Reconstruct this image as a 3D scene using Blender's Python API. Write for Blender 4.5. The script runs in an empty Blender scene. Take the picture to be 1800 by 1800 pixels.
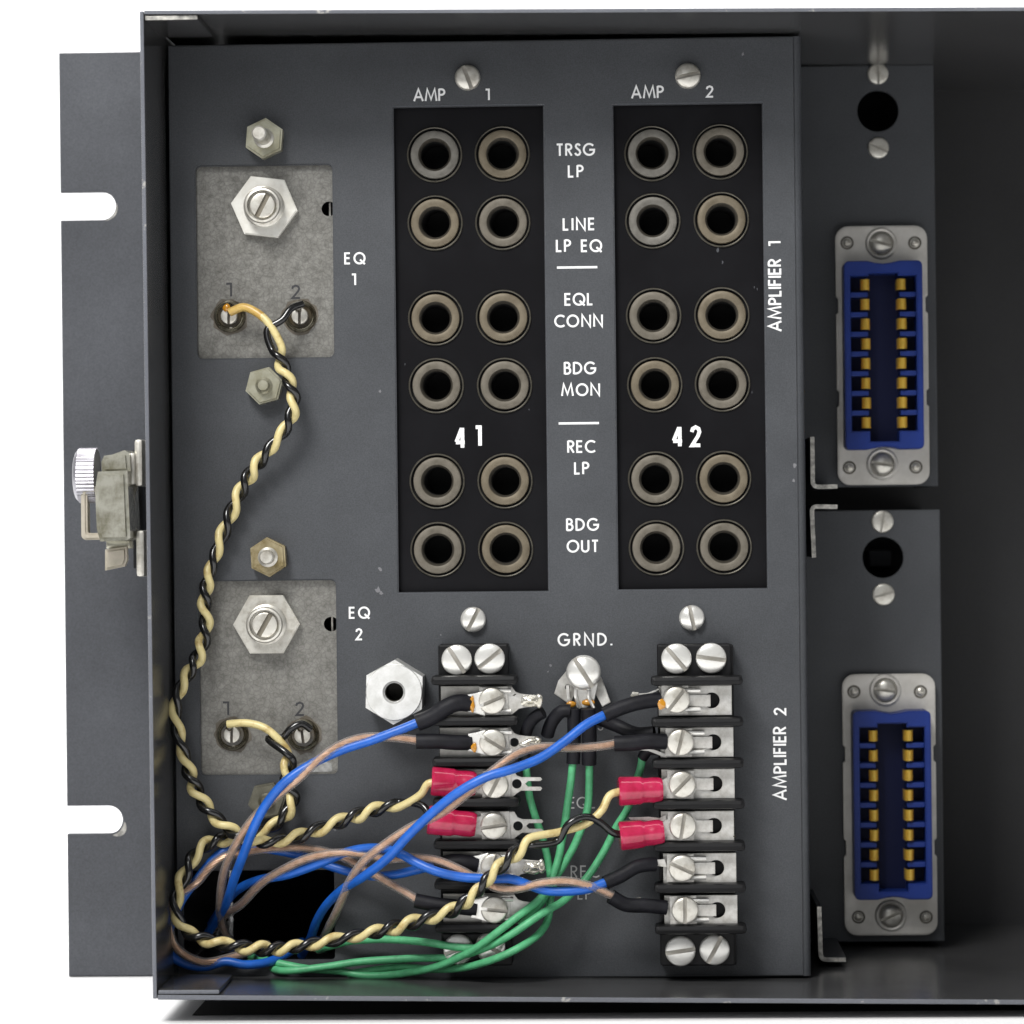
import bpy, bmesh, math, random
from mathutils import Vector, Matrix
random.seed(7)
sc = bpy.context.scene
R_ = math.radians

# ------------------------------------------------------------------ camera, light, exposure
D = 0.80                      # camera distance from the open rim of the chassis (metres)
F = 6400.0                    # focal length in photo pixels (1800 px frame)
CAM_Z = 0.1108
YAW, PITCH, ROLL = math.atan(213 / F), math.atan(10 / F), R_(0.62)
cam_rot = Matrix.Rotation(YAW, 3, 'Z') @ Matrix.Rotation(R_(90) + PITCH, 3, 'X') @ Matrix.Rotation(-ROLL, 3, 'Z')
cam_pos = Vector((0.0, -D, CAM_Z))
cd = bpy.data.cameras.new('camera'); cam = bpy.data.objects.new('camera', cd)
sc.collection.objects.link(cam)
cam.matrix_world = Matrix.Translation(cam_pos) @ cam_rot.to_4x4()
cd.sensor_width = 36; cd.lens = F * 36 / 1800; cd.clip_start = 0.05; cd.clip_end = 50
cd.dof.use_dof = True; cd.dof.focus_distance = D + 0.03; cd.dof.aperture_fstop = 20.0
sc.camera = cam

w = bpy.data.worlds.new('World'); sc.world = w; w.use_nodes = True
bg = w.node_tree.nodes['Background']; bg.inputs[0].default_value = (0.95, 0.97, 1.0, 1); bg.inputs[1].default_value = 0.19

def area(name, loc, target, size, power, col=(1, 1, 1), size_y=None):
    l = bpy.data.lights.new(name, 'AREA'); l.energy = power; l.color = col
    l.shape = 'RECTANGLE'; l.size = size; l.size_y = size_y or size
    o = bpy.data.objects.new(name, l); sc.collection.objects.link(o)
    o.location = loc
    o.rotation_euler = (Vector(target) - Vector(loc)).to_track_quat('-Z', 'Y').to_euler()
    return o
area('overhead_softbox', (-0.34, -0.72, 0.90), (0.02, 0.05, 0.10), 0.34, 13.0, (1.0, 0.985, 0.96))
area('front_softbox', (-0.25, -1.10, 0.75), (0.0, 0.0, 0.1), 0.60, 2.2, (0.95, 0.97, 1.0))
area('backdrop_lamp', (0.0, 0.50, 1.15), (0.0, 1.3, 0.2), 1.6, 36, (1, 1, 1))

sc.view_settings.view_transform = 'Standard'; sc.view_settings.look = 'None'
sc.view_settings.exposure = 0.06; sc.view_settings.gamma = 1.0

# ------------------------------------------------------------------ coordinates
def W(px, py, Y):
    """point on the plane at depth Y (metres behind the chassis rim) that the photo shows at (px, py)"""
    d = cam_rot @ Vector(((px - 900) / F, -(py - 900) / F, -1))
    return cam_pos + d * ((Y + D) / d.y)
def U(Y): return (D + Y) / F
PANEL = 0.034                 # depth of the control panel
BACKP = 0.095                 # depth of the connector brackets
def rect(x0, y0, x1, y1, Y):
    xm, ym = (x0 + x1) / 2, (y0 + y1) / 2
    return W(x0, ym, Y).x, W(xm, y1, Y).z, W(x1, ym, Y).x, W(xm, y0, Y).z     # x0, z0, x1, z1

# ------------------------------------------------------------------ materials
def mat(name, col, rough=0.5, metal=0.0, var=0.0, scale=300, bump=0.0, bscale=900, col2=None, lo=0.35, hi=0.65, coat=0.0,
        rvar=0.0, stretch=None, spec=0.5, detail=4):
    m = bpy.data.materials.new(name); m.use_nodes = True
    nt = m.node_tree; b = nt.nodes['Principled BSDF']
    b.inputs['Base Color'].default_value = (*col, 1); b.inputs['Roughness'].default_value = rough
    b.inputs['Metallic'].default_value = metal; b.inputs['Coat Weight'].default_value = coat
    b.inputs['Specular IOR Level'].default_value = spec
    tc = nt.nodes.new('ShaderNodeTexCoord'); mp = nt.nodes.new('ShaderNodeMapping')
    nt.links.new(tc.outputs['Object'], mp.inputs[0])
    if stretch: mp.inputs['Scale'].default_value = stretch
    if col2 is None and var > 0: col2 = tuple(min(1, c * (1 + var)) for c in col)
    if col2 is not None:
        n = nt.nodes.new('ShaderNodeTexNoise'); n.inputs['Scale'].default_value = scale; n.inputs['Detail'].default_value = detail
        n.inputs['Roughness'].default_value = 0.65
        nt.links.new(mp.outputs[0], n.inputs['Vector'])
        r = nt.nodes.new('ShaderNodeValToRGB'); r.color_ramp.elements[0].position = lo; r.color_ramp.elements[1].position = hi
        r.color_ramp.elements[0].color = (*col, 1); r.color_ramp.elements[1].color = (*col2, 1)
        nt.links.new(n.outputs['Fac'], r.inputs[0]); nt.links.new(r.outputs[0], b.inputs['Base Color'])
        if rvar:
            mr = nt.nodes.new('ShaderNodeMapRange'); mr.inputs['To Min'].default_value = rough - rvar; mr.inputs['To Max'].default_value = rough + rvar
            nt.links.new(n.outputs['Fac'], mr.inputs[0]); nt.links.new(mr.outputs[0], b.inputs['Roughness'])
    if bump > 0:
        n2 = nt.nodes.new('ShaderNodeTexNoise'); n2.inputs['Scale'].default_value = bscale; n2.inputs['Detail'].default_value = 3
        nt.links.new(mp.outputs[0], n2.inputs['Vector'])
        bp = nt.nodes.new('ShaderNodeBump'); bp.inputs['Strength'].default_value = bump; bp.inputs['Distance'].default_value = 0.0003
        nt.links.new(n2.outputs['Fac'], bp.inputs['Height']); nt.links.new(bp.outputs[0], b.inputs['Normal'])
    return m

def paint(name, col, rough, chips=0.0):
    """satin enamel: slow mottling, fine orange peel, sparse bright chips"""
    m = mat(name, col, rough, 0, var=0.38, scale=34, bump=0.10, bscale=1400, lo=0.3, hi=0.75, rvar=0.06, spec=0.35)
    nt = m.node_tree; b = nt.nodes['Principled BSDF']
    src = b.inputs['Base Color'].links[0].from_socket
    tc = nt.nodes.new('ShaderNodeTexCoord')
    # fine grain
    g = nt.nodes.new('ShaderNodeTexNoise'); g.inputs['Scale'].default_value = 3200; g.inputs['Detail'].default_value = 2
    nt.links.new(tc.outputs['Object'], g.inputs['Vector'])
    gm = nt.nodes.new('ShaderNodeMapRange'); gm.inputs['From Min'].default_value = 0.3; gm.inputs['From Max'].default_value = 0.7
    gm.inputs['To Min'].default_value = 0.82; gm.inputs['To Max'].default_value = 1.18
    nt.links.new(g.outputs['Fac'], gm.inputs[0])
    mx = nt.nodes.new('ShaderNodeVectorMath'); mx.operation = 'SCALE'
    nt.links.new(src, mx.inputs[0]); nt.links.new(gm.outputs[0], mx.inputs['Scale'])
    # chips and scuffs
    n = nt.nodes.new('ShaderNodeTexNoise'); n.inputs['Scale'].default_value = 170; n.inputs['Detail'].default_value = 6; n.inputs['Roughness'].default_value = 0.75
    nt.links.new(tc.outputs['Object'], n.inputs['Vector'])
    r = nt.nodes.new('ShaderNodeValToRGB'); r.color_ramp.elements[0].position = 0.77 - chips; r.color_ramp.elements[1].position = 0.81 - chips
    nt.links.new(n.outputs['Fac'], r.inputs[0])
    mc = nt.nodes.new('ShaderNodeMix'); mc.data_type = 'RGBA'
    nt.links.new(r.outputs[0], mc.inputs['Factor']); nt.links.new(mx.outputs[0], mc.inputs['A'])
    mc.inputs['B'].default_value = (0.34, 0.33, 0.31, 1)
    nt.links.new(mc.outputs['Result'], b.inputs['Base Color'])
    return m

GREY = paint('grey_enamel', (0.046, 0.049, 0.054), 0.46, 0.012)
GREY_EAR = paint('grey_enamel_ear', (0.050, 0.053, 0.060), 0.42, 0.005)
WALL = paint('grey_enamel_gloss', (0.043, 0.043, 0.044), 0.19, -0.05)
WALL_SHADED = paint('shaded_inner_enamel', (0.024, 0.024, 0.025), 0.5)  # wall enamel darkened: shade deep in the box is put into the colour
EDGE = paint('worn_and_lit_rim_enamel', (0.10, 0.105, 0.12), 0.40, 0.17)
SCRAPED = mat('scraped_steel', (0.22, 0.215, 0.20), 0.35, 0.6, col2=(0.62, 0.60, 0.55), scale=600)
BLACK = mat('black_phenolic', (0.005, 0.0048, 0.0058), 0.45, 0, col2=(0.009, 0.009, 0.0105), scale=45, lo=.4, hi=.8, bump=0.05, spec=0.09)
BLOCK = mat('black_moulded', (0.006, 0.006, 0.0065), 0.40, 0, var=0.5, scale=120, spec=0.2)
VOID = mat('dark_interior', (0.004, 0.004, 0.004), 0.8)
JACKM = mat('aged_nickel_sleeve', (0.095, 0.083, 0.062), 0.58, 0.3, col2=(0.165, 0.147, 0.118), scale=230, rvar=0.1, detail=8)
JACKG = mat('greyed_nickel_sleeve', (0.10, 0.094, 0.08), 0.55, 0.3, col2=(0.175, 0.165, 0.145), scale=260, rvar=0.1, detail=8)
JACKB = mat('browned_nickel_sleeve', (0.105, 0.085, 0.055), 0.55, 0.3, col2=(0.175, 0.147, 0.102), scale=200, rvar=0.1, detail=8)
COLLAR = mat('dull_collar', (0.06, 0.055, 0.043), 0.40, 0.5, col2=(0.13, 0.12, 0.095), scale=200)
BORE = mat('dark_bore', (0.052, 0.046, 0.036), 0.5, 0.2)
ZINC = mat('galvanised_plate', (0.155, 0.15, 0.135), 0.40, 0.4, col2=(0.255, 0.25, 0.23), scale=520, lo=0.3, hi=0.7, bump=0.3, bscale=1100, rvar=0.1, detail=10)
def crackle(m, scale, k):
    """thin dark grain boundaries of a galvanised sheet over the mottling"""
    nt = m.node_tree; b = nt.nodes['Principled BSDF']; src = b.inputs['Base Color'].links[0].from_socket
    tc = nt.nodes.new('ShaderNodeTexCoord'); nz = nt.nodes.new('ShaderNodeTexNoise'); nz.inputs['Scale'].default_value = scale * 0.6
    nt.links.new(tc.outputs['Object'], nz.inputs['Vector'])
    ad = nt.nodes.new('ShaderNodeVectorMath'); ad.operation = 'MULTIPLY_ADD'; ad.inputs[1].default_value = (0.0022,) * 3
    nt.links.new(nz.outputs['Color'], ad.inputs[0]); nt.links.new(tc.outputs['Object'], ad.inputs[2])
    v = nt.nodes.new('ShaderNodeTexVoronoi'); v.feature = 'DISTANCE_TO_EDGE'; v.inputs['Scale'].default_value = scale
    nt.links.new(ad.outputs[0], v.inputs['Vector'])
    mr = nt.nodes.new('ShaderNodeMapRange'); mr.inputs['From Max'].default_value = 0.16; mr.inputs['To Min'].default_value = k
    nt.links.new(v.outputs['Distance'], mr.inputs[0])
    sc_ = nt.nodes.new('ShaderNodeVectorMath'); sc_.operation = 'SCALE'
    nt.links.new(src, sc_.inputs[0]); nt.links.new(mr.outputs[0], sc_.inputs['Scale']); nt.links.new(sc_.outputs[0], b.inputs['Base Color'])
crackle(ZINC, 900, 0.74)
NICKEL = mat('bright_nickel', (0.84, 0.83, 0.79), 0.26, 0.60, col2=(0.66, 0.63, 0.57), scale=520, lo=0.55, hi=0.8)
NICKELD = mat('dull_nickel', (0.66, 0.64, 0.58), 0.33, 0.62, col2=(0.38, 0.35, 0.29), scale=420, lo=0.45, hi=0.75)
OLIVE = mat('olive_plated_steel', (0.30, 0.285, 0.20), 0.35, 0.6, col2=(0.44, 0.43, 0.34), scale=260)
OLIVED = mat('olive_shaded_nut', (0.085, 0.08, 0.058), 0.5, 0.4, col2=(0.13, 0.125, 0.095), scale=260)  # olive plating darkened: shade under the wires is put into the colour
BRASSY = mat('tarnished_brass', (0.20, 0.155, 0.07), 0.38, 0.6, col2=(0.40, 0.34, 0.21), scale=330)
ALUM = mat('turned_aluminium', (0.86, 0.86, 0.84), 0.34, 0.55, col2=(0.66, 0.66, 0.63), scale=260)
WHITEN = mat('white_cast_nut', (0.78, 0.77, 0.72), 0.45, 0.30, col2=(0.62, 0.60, 0.54), scale=220)
TIN = mat('tinned_strap', (0.70, 0.69, 0.66), 0.38, 0.5, col2=(0.44, 0.425, 0.39), scale=330, rvar=0.1, detail=6)
TIND = mat('dull_tinned_strap', (0.34, 0.325, 0.30), 0.4, 0.6, col2=(0.50, 0.49, 0.46), scale=260, rvar=0.1)
SOLDER = mat('solder', (0.82, 0.80, 0.74), 0.2, 0.75, col2=(0.5, 0.47, 0.38), scale=300, bump=0.25, bscale=500)
SHELL = mat('satin_connector_shell', (0.62, 0.60, 0.56), 0.42, 0.40, col2=(0.50, 0.48, 0.44), scale=120)
BLUEP = mat('blue_nylon', (0.008, 0.026, 0.165), 0.42, 0, var=0.25, scale=80, spec=0.25)
BLUED = mat('blue_nylon_in_shade', (0.003, 0.006, 0.036), 0.5, 0, spec=0.15)  # blue nylon darkened: shade of the recess is put into the colour
GOLD = mat('gold_contact', (1.0, 0.70, 0.12), 0.25, 0.2)
BLUEW = mat('blue_vinyl', (0.010, 0.092, 0.41), 0.38, 0, var=0.35, scale=160, bump=0.12, bscale=700)
GREENW = mat('green_vinyl', (0.075, 0.34, 0.155), 0.48, 0, var=0.35, scale=500, stretch=(1, 1, 1))
YELLOW = mat('cream_vinyl', (0.66, 0.56, 0.27), 0.38, 0, col2=(0.36, 0.23, 0.06), scale=240, lo=0.52, hi=0.75)
YELLOWB = mat('browned_vinyl', (0.36, 0.19, 0.035), 0.38, 0, col2=(0.58, 0.40, 0.12), scale=190)
BLACKW = mat('black_vinyl', (0.008, 0.008, 0.008), 0.22, 0, coat=0.3)
SHRINK = mat('heat_shrink', (0.006, 0.006, 0.008), 0.55, 0, var=0.8, scale=300, bump=0.25, spec=0.22)
COPPER = mat('copper_strands', (0.58, 0.34, 0.20), 0.32, 0.45, col2=(0.80, 0.56, 0.40), scale=500)
REDL = mat('red_vinyl_lug', (0.36, 0.008, 0.045), 0.20, 0, col2=(0.50, 0.022, 0.085), scale=260, coat=0.5)
INK = mat('white_ink', (0.80, 0.80, 0.80), 0.5)
INKD = mat('dulled_white_ink', (0.42, 0.42, 0.42), 0.5)
POT = mat('dark_terminal_rim', (0.34, 0.32, 0.25), 0.22, 0.85, col2=(0.07, 0.055, 0.03), scale=330, lo=0.42, hi=0.62)
STAIN = mat('flux_stain', (0.085, 0.07, 0.05), 0.5, 0, col2=(0.12, 0.105, 0.085), scale=400)
SLOTL = mat('dull_slot_metal', (0.46, 0.44, 0.40), 0.42, 0.5, col2=(0.34, 0.32, 0.28), scale=300)
SLOTF = mat('dark_slot', (0.20, 0.18, 0.14), 0.5, 0.4)  # slot floor darker than the screw head
KNOB = mat('knurled_chrome', (0.36, 0.355, 0.38), 0.36, 0.7, col2=(0.24, 0.23, 0.25), scale=300)
DUSTY = mat('dusty_scuff', (0.045, 0.048, 0.055), 0.6)
STAMP = mat('stamped_ink', (0.03, 0.03, 0.034), 0.5)
TRANSFER = mat('white_transfer', (0.85, 0.85, 0.85), 0.4, 0, col2=(0.62, 0.62, 0.66), scale=900, lo=0.6, hi=0.75)
FLUX = mat('amber_flux', (0.48, 0.21, 0.012), 0.12, 0, coat=0.8)
FLUXD = mat('burnt_flux', (0.045, 0.035, 0.02), 0.2, 0, coat=0.6)
SMUDGE = mat('pale_scuff', (0.16, 0.16, 0.17), 0.6)
PAPER = mat('torn_label_paper', (0.40, 0.40, 0.39), 0.5, 0, col2=(0.18, 0.18, 0.17), scale=500)
TABLE = mat('white_sweep', (0.88, 0.88, 0.885), 0.6, 0)
for m_, k_ in ((REDL, 0.12), ):
    m_.node_tree.nodes['Principled BSDF'].inputs['Subsurface Weight'].default_value = k_
    m_.node_tree.nodes['Principled BSDF'].inputs['Subsurface Radius'].default_value = (0.002, 0.0006, 0.0006)

def jacket_mat():
    m = bpy.data.materials.new('clear_vinyl_jacket'); m.use_nodes = True; nt = m.node_tree
    b = nt.nodes['Principled BSDF']; out = nt.nodes['Material Output']
    b.inputs['Base Color'].default_value = (0.42, 0.38, 0.36, 1); b.inputs['Roughness'].default_value = 0.22
    t = nt.nodes.new('ShaderNodeBsdfTransparent'); t.inputs[0].default_value = (0.95, 0.93, 0.92, 1)
    lw = nt.nodes.new('ShaderNodeLayerWeight'); lw.inputs['Blend'].default_value = 0.42
    mr = nt.nodes.new('ShaderNodeMapRange'); mr.inputs['To Min'].default_value = 0.12; mr.inputs['To Max'].default_value = 0.78
    nt.links.new(lw.outputs['Facing'], mr.inputs[0])
    mx = nt.nodes.new('ShaderNodeMixShader')
    nt.links.new(mr.outputs[0], mx.inputs[0]); nt.links.new(t.outputs[0], mx.inputs[1]); nt.links.new(b.outputs[0], mx.inputs[2])
    nt.links.new(mx.outputs[0], out.inputs['Surface'])
    return m
CLEAR = jacket_mat()

# ------------------------------------------------------------------ object helpers
wl = {}
def thing(name, label, cat, loc=(0, 0, 0), group=None):
    o = bpy.data.objects.new(name, None); sc.collection.objects.link(o)
    o.empty_display_size = 0.01; o.location = loc; wl[o] = Vector(loc)
    o['label'] = label; o['category'] = cat
    if group: o['group'] = group
    return o
def mesh(bm, material, smooth=False, mats=None):
    me = bpy.data.meshes.new('mesh'); bmesh.ops.recalc_face_normals(bm, faces=bm.faces)
    bm.to_mesh(me); bm.free()
    for m in (mats or [material]): me.materials.append(m)
    if smooth:
        for p in me.polygons: p.use_smooth = True
        try: me.set_sharp_from_angle(angle=R_(35))
        except Exception: pass
    return me
def part(name, me, parent=None, loc=None, rot=0.0, label=None, tilt=None):
    """loc is a world point when given (mesh built about its own origin); otherwise the mesh holds world coordinates"""
    o = bpy.data.objects.new(name, me); sc.collection.objects.link(o)
    pl = wl.get(parent, Vector()) if parent else Vector()
    if parent: o.parent = parent
    L = Vector(loc) if loc is not None else Vector((0, 0, 0))
    o.location = L - pl; wl[o] = L
    if rot or tilt: o.rotation_euler = tilt or (0, rot, 0)
    if label: o['label'] = label
    return o

def box(bm, x0, x1, y0, y1, z0, z1, bev=0.0, mi=0):
    t = bmesh.new()
    r = bmesh.ops.create_cube(t, size=1)
    for v in t.verts:
        v.co = Vector((x0 + (v.co.x + .5) * (x1 - x0), y0 + (v.co.y + .5) * (y1 - y0), z0 + (v.co.z + .5) * (z1 - z0)))
    if bev: bmesh.ops.bevel(t, geom=t.edges[:], offset=bev, segments=2, affect='EDGES', profile=0.6)
    for f in t.faces: f.material_index = mi
    me = bpy.data.meshes.new('t'); t.to_mesh(me); t.free(); bm.from_mesh(me); bpy.data.meshes.remove(me)
    return bm
def plate(outer, holes=(), th=0.001, bev=0.0):
    """polygon (x, z) with holes; front face at y=0, thickness towards +y"""
    bm = bmesh.new(); loops = []
    for lp in [outer] + list(holes):
        vs = [bm.verts.new((x, 0, z)) for x, z in lp]
        for i in range(len(vs)): bm.edges.new((vs[i], vs[(i + 1) % len(vs)]))
    bmesh.ops.triangle_fill(bm, edges=bm.edges[:], use_beauty=True)
    for f in bm.faces:
        f.normal_update()
        if f.normal.y > 0: f.normal_flip()
    g = bmesh.ops.extrude_face_region(bm, geom=bm.faces[:])
    bmesh.ops.translate(bm, verts=[v for v in g['geom'] if isinstance(v, bmesh.types.BMVert)], vec=(0, -th, 0))
    bmesh.ops.translate(bm, verts=bm.verts, vec=(0, th, 0))
    bmesh.ops.recalc_face_normals(bm, faces=bm.faces)
    if bev:
        es = [e for e in bm.edges if len(e.link_faces) == 2 and e.calc_face_angle(0) > 0.6
              and abs(e.verts[0].co.y) < 1e-7 and abs(e.verts[1].co.y) < 1e-7]
        if es: bmesh.ops.bevel(bm, geom=es, offset=bev, segments=2, affect='EDGES')
    return bm
def circ(cx, cz, r, n=24, a0=0.0, a1=2 * math.pi, full=True):
    k = n if full else n + 1
    return [(cx + r * math.cos(a0 + (a1 - a0) * i / n), cz + r * math.sin(a0 + (a1 - a0) * i / n)) for i in range(k)]
def rrect(x0, z0, x1, z1, r, n=5):
    p = []
    for cx, cz, a in ((x1 - r, z1 - r, 0), (x0 + r, z1 - r, 90), (x0 + r, z0 + r, 180), (x1 - r, z0 + r, 270)):
        p += [(cx + r * math.cos(R_(a + 90 * i / n)), cz + r * math.sin(R_(a + 90 * i / n))) for i in range(n + 1)]
    return p
def lathe(prof, n=32, mi=None, bm=None):
    """prof = [(radius, height towards the viewer)], axis along -Y"""
    bm = bm or bmesh.new(); rings = []
    for r, h in prof:
        if r < 1e-9: rings.append([bm.verts.new((0, -h, 0))])
        else: rings.append([bm.verts.new((r * math.cos(2 * math.pi * i / n), -h, r * math.sin(2 * math.pi * i / n))) for i in range(n)])
    for k in range(len(rings) - 1):
        a, b = rings[k], rings[k + 1]
        for i in range(n):
            j = (i + 1) % n
            if len(a) == 1 and len(b) == 1: continue
            if len(a) == 1: f = bm.faces.new((a[0], b[i], b[j]))
            elif len(b) == 1: f = bm.faces.new((a[i], a[j], b[0]))
            else: f = bm.faces.new((a[i], a[j], b[j], b[i]))
            if mi: f.material_index = mi[k]
    return bm
def hexa(r, h, hole=0.0, rot=0.0, cham=0.08, n_in=24):
    outer = [(r * math.cos(rot + i * math.pi / 3), r * math.sin(rot + i * math.pi / 3)) for i in range(6)]
    bm = plate(outer, [circ(0, 0, hole, n_in)] if hole else [], h, bev=r * cham)
    bmesh.ops.translate(bm, verts=bm.verts, vec=(0, -h, 0))
    return bm
def screw_mesh(r, dome, h, slot, m, floor=0.5, fm=None):
    """slotted round head: two half domes either side of a slot, over a lower disc"""
    prof = [(r, 0), (r, h * 0.55), (r * 0.97, h * 0.75)]
    for i in range(1, 8):
        a = i / 7 * math.pi / 2
        prof.append((r * 0.97 * math.cos(a), h * 0.75 + dome * math.sin(a)))
    prof[-1] = (0, prof[-1][1])
    bm = bmesh.new()
    for s in (1, -1):
        t = lathe(prof, 36)
        bmesh.ops.bisect_plane(t, geom=t.verts[:] + t.edges[:] + t.faces[:], plane_co=(0, 0, s * slot / 2), plane_no=(0, 0, s), clear_inner=True)
        es = [e for e in t.edges if e.is_boundary and abs(e.verts[0].co.z - s * slot / 2) < 1e-7 and abs(e.verts[1].co.z - s * slot / 2) < 1e-7]
        bmesh.ops.holes_fill(t, edges=es, sides=0)
        vs = sorted([v for v in t.verts if abs(v.co.z - s * slot / 2) < 1e-7], key=lambda v: v.co.x)
        try: t.faces.new(vs)
        except Exception: pass
        me = bpy.data.meshes.new('t'); t.to_mesh(me); t.free(); bm.from_mesh(me); bpy.data.meshes.remove(me)
    nb = len(bm.faces)
    lathe([(r * 0.985, 0), (r * 0.985, h * floor), (0, h * floor)], 36, bm=bm)
    bm.faces.ensure_lookup_table()
    for f in bm.faces[nb:]: f.material_index = 1
    return mesh(bm, None, smooth=True, mats=[m, fm or SLOTL])

def catmull(pts, step=0.0008):
    P = [Vector(p) for p in pts]
    if len(P) < 3:
        n = max(2, int((P[1] - P[0]).length / step)); return [P[0].lerp(P[1], i / n) for i in range(n + 1)]
    P = [2 * P[0] - P[1]] + P + [2 * P[-1] - P[-2]]
    out = []
    for i in range(1, len(P) - 2):
        p0, p1, p2, p3 = P[i - 1:i + 3]
        # centripetal
        t0 = 0.0; t1 = t0 + max(1e-6, (p1 - p0).length) ** 0.5; t2 = t1 + max(1e-6, (p2 - p1).length) ** 0.5; t3 = t2 + max(1e-6, (p3 - p2).length) ** 0.5
        n = max(1, int((p2 - p1).length / step))
        for k in range(n):
            t = t1 + (t2 - t1) * k / n
            A1 = p0 * ((t1 - t) / (t1 - t0)) + p1 * ((t - t0) / (t1 - t0))
            A2 = p1 * ((t2 - t) / (t2 - t1)) + p2 * ((t - t1) / (t2 - t1))
            A3 = p2 * ((t3 - t) / (t3 - t2)) + p3 * ((t - t2) / (t3 - t2))
            B1 = A1 * ((t2 - t) / (t2 - t0)) + A2 * ((t - t0) / (t2 - t0))
            B2 = A2 * ((t3 - t) / (t3 - t1)) + A3 * ((t - t1) / (t3 - t1))
            out.append(B1 * ((t2 - t) / (t2 - t1)) + B2 * ((t - t1) / (t2 - t1)))
    out.append(P[-2])
    return out
def sweep(pts, r, n=10, bm=None, radii=None):
    bm = bm or bmesh.new(); rings = []; N = None
    for i, p in enumerate(pts):
        T = (pts[min(i + 1, len(pts) - 1)] - pts[max(i - 1, 0)]).normalized()
        if N is None:
            N = T.cross(Vector((0, 1, 0)));  N = N if N.length > 1e-3 else T.cross(Vector((0, 0, 1)))
            N.normalize()
        else:
            N = (N - T * N.dot(T)); N = N.normalized() if N.length > 1e-6 else T.orthogonal().normalized()
        B = T.cross(N); rr = radii[i] if radii else r
        rings.append([bm.verts.new(p + (N * math.cos(2 * math.pi * k / n) + B * math.sin(2 * math.pi * k / n)) * rr) for k in range(n)])
    for a, b in zip(rings, rings[1:]):
        for k in range(n): bm.faces.new((a[k], a[(k + 1) % n], b[(k + 1) % n], b[k]))
    bm.faces.new(rings[0][::-1]); bm.faces.new(rings[-1])
    return bm
def H(px, py, h): return W(px, py, PANEL - h / 1000.0)      # a point h millimetres proud of the control panel
def wire_pts(l, step=0.0008): return catmull([H(*p) for p in l], step)
def wobble(pts, amp, seed):
    rnd = random.Random(seed); a, b, c = (rnd.uniform(0, 6.3) for _ in range(3)); s = 0; out = []
    for i, p in enumerate(pts):
        if i: s += (p - pts[i - 1]).length
        e = min(1, s / 0.01)
        out.append(p + Vector((math.sin(s * 260 + a), math.sin(s * 190 + b), math.sin(s * 230 + c))) * amp * e)
    return out

# ------------------------------------------------------------------ single-stroke grotesque lettering
def arc(cx, cy, rx, ry, a0, a1, n=10):
    return [(cx + rx * math.cos(R_(a0 + (a1 - a0) * i / n)), cy + ry * math.sin(R_(a0 + (a1 - a0) * i / n))) for i in range(n + 1)]
G = {
 'A': (.74, [[(0, 0), (.37, 1), (.74, 0)], [(.14, .33), (.60, .33)]]),
 'M': (.92, [[(0, 0), (.15, 1), (.46, .13), (.77, 1), (.92, 0)]]),
 'P': (.44, [[(0, 0), (0, 1)], [(0, .96)] + arc(.19, .73, .25, .23, 90, -90) + [(0, .50)]]),
 'B': (.46, [[(0, 0), (0, 1)], [(0, .96)] + arc(.20, .75, .20, .21, 90, -90) + [(0, .54)], [(0, .54)] + arc(.22, .29, .24, .25, 90, -90) + [(0, .04)]]),
 'R': (.46, [[(0, 0), (0, 1)], [(0, .96)] + arc(.19, .73, .25, .23, 90, -90) + [(0, .50)], [(.16, .5), (.46, 0)]]),
 'D': (.62, [[(0, 0), (0, 1)], [(0, .95)] + arc(.14, .5, .48, .45, 90, -90, 16) + [(0, .05)]]),
 'L': (.38, [[(0, 1), (0, .05), (.38, .05)]]),
 'I': (.02, [[(.01, 0), (.01, 1)]]),
 'F': (.40, [[(0, 0), (0, .95), (.40, .95)], [(0, .52), (.37, .52)]]),
 'E': (.42, [[(.42, .95), (0, .95), (0, .05), (.42, .05)], [(0, .52), (.39, .52)]]),
 'T': (.50, [[(0, .95), (.50, .95)], [(.25, .95), (.25, 0)]]),
 'N': (.66, [[(0, 0), (0, 1), (.66, 0), (.66, 1)]]),
 'U': (.54, [[(0, 1)] + arc(.27, .30, .27, .26, 180, 360, 12) + [(.54, 1)]]),
 'O': (.90, [arc(.45, .5, .45, .46, 0, 360, 28)]),
 'Q': (.92, [arc(.45, .5, .45, .46, 0, 360, 28), [(.50, .38), (.92, -.03)]]),
 'C': (.70, [arc(.47, .5, .46, .46, 48, 312, 20)]),
 'G': (.86, [arc(.45, .5, .45, .46, 42, 330, 20) + [(.86, .47), (.46, .47)]]),
 'S': (.46, [[(.41, .82), (.35, .92), (.24, .96), (.12, .91), (.07, .78), (.13, .64), (.25, .54), (.38, .43), (.44, .26), (.37, .10), (.22, .04), (.08, .10), (.02, .23)]]),
 '1': (.20, [[(0, .93), (.20, .93), (.20, 0)]]),
 '2': (.50, [[(.03, .72), (.08, .88), (.25, .96), (.41, .88), (.46, .72), (.38, .52), (.04, .05), (.50, .05)]]),
 '4': (.56, [[(.42, 0), (.42, .97)], [(.38, .95), (.03, .28)], [(0, .26), (.56, .26)]]),
 '.': (.06, [[(.03, 0), (.03, .13)]]),
 ' ': (.36, []),
}
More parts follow.
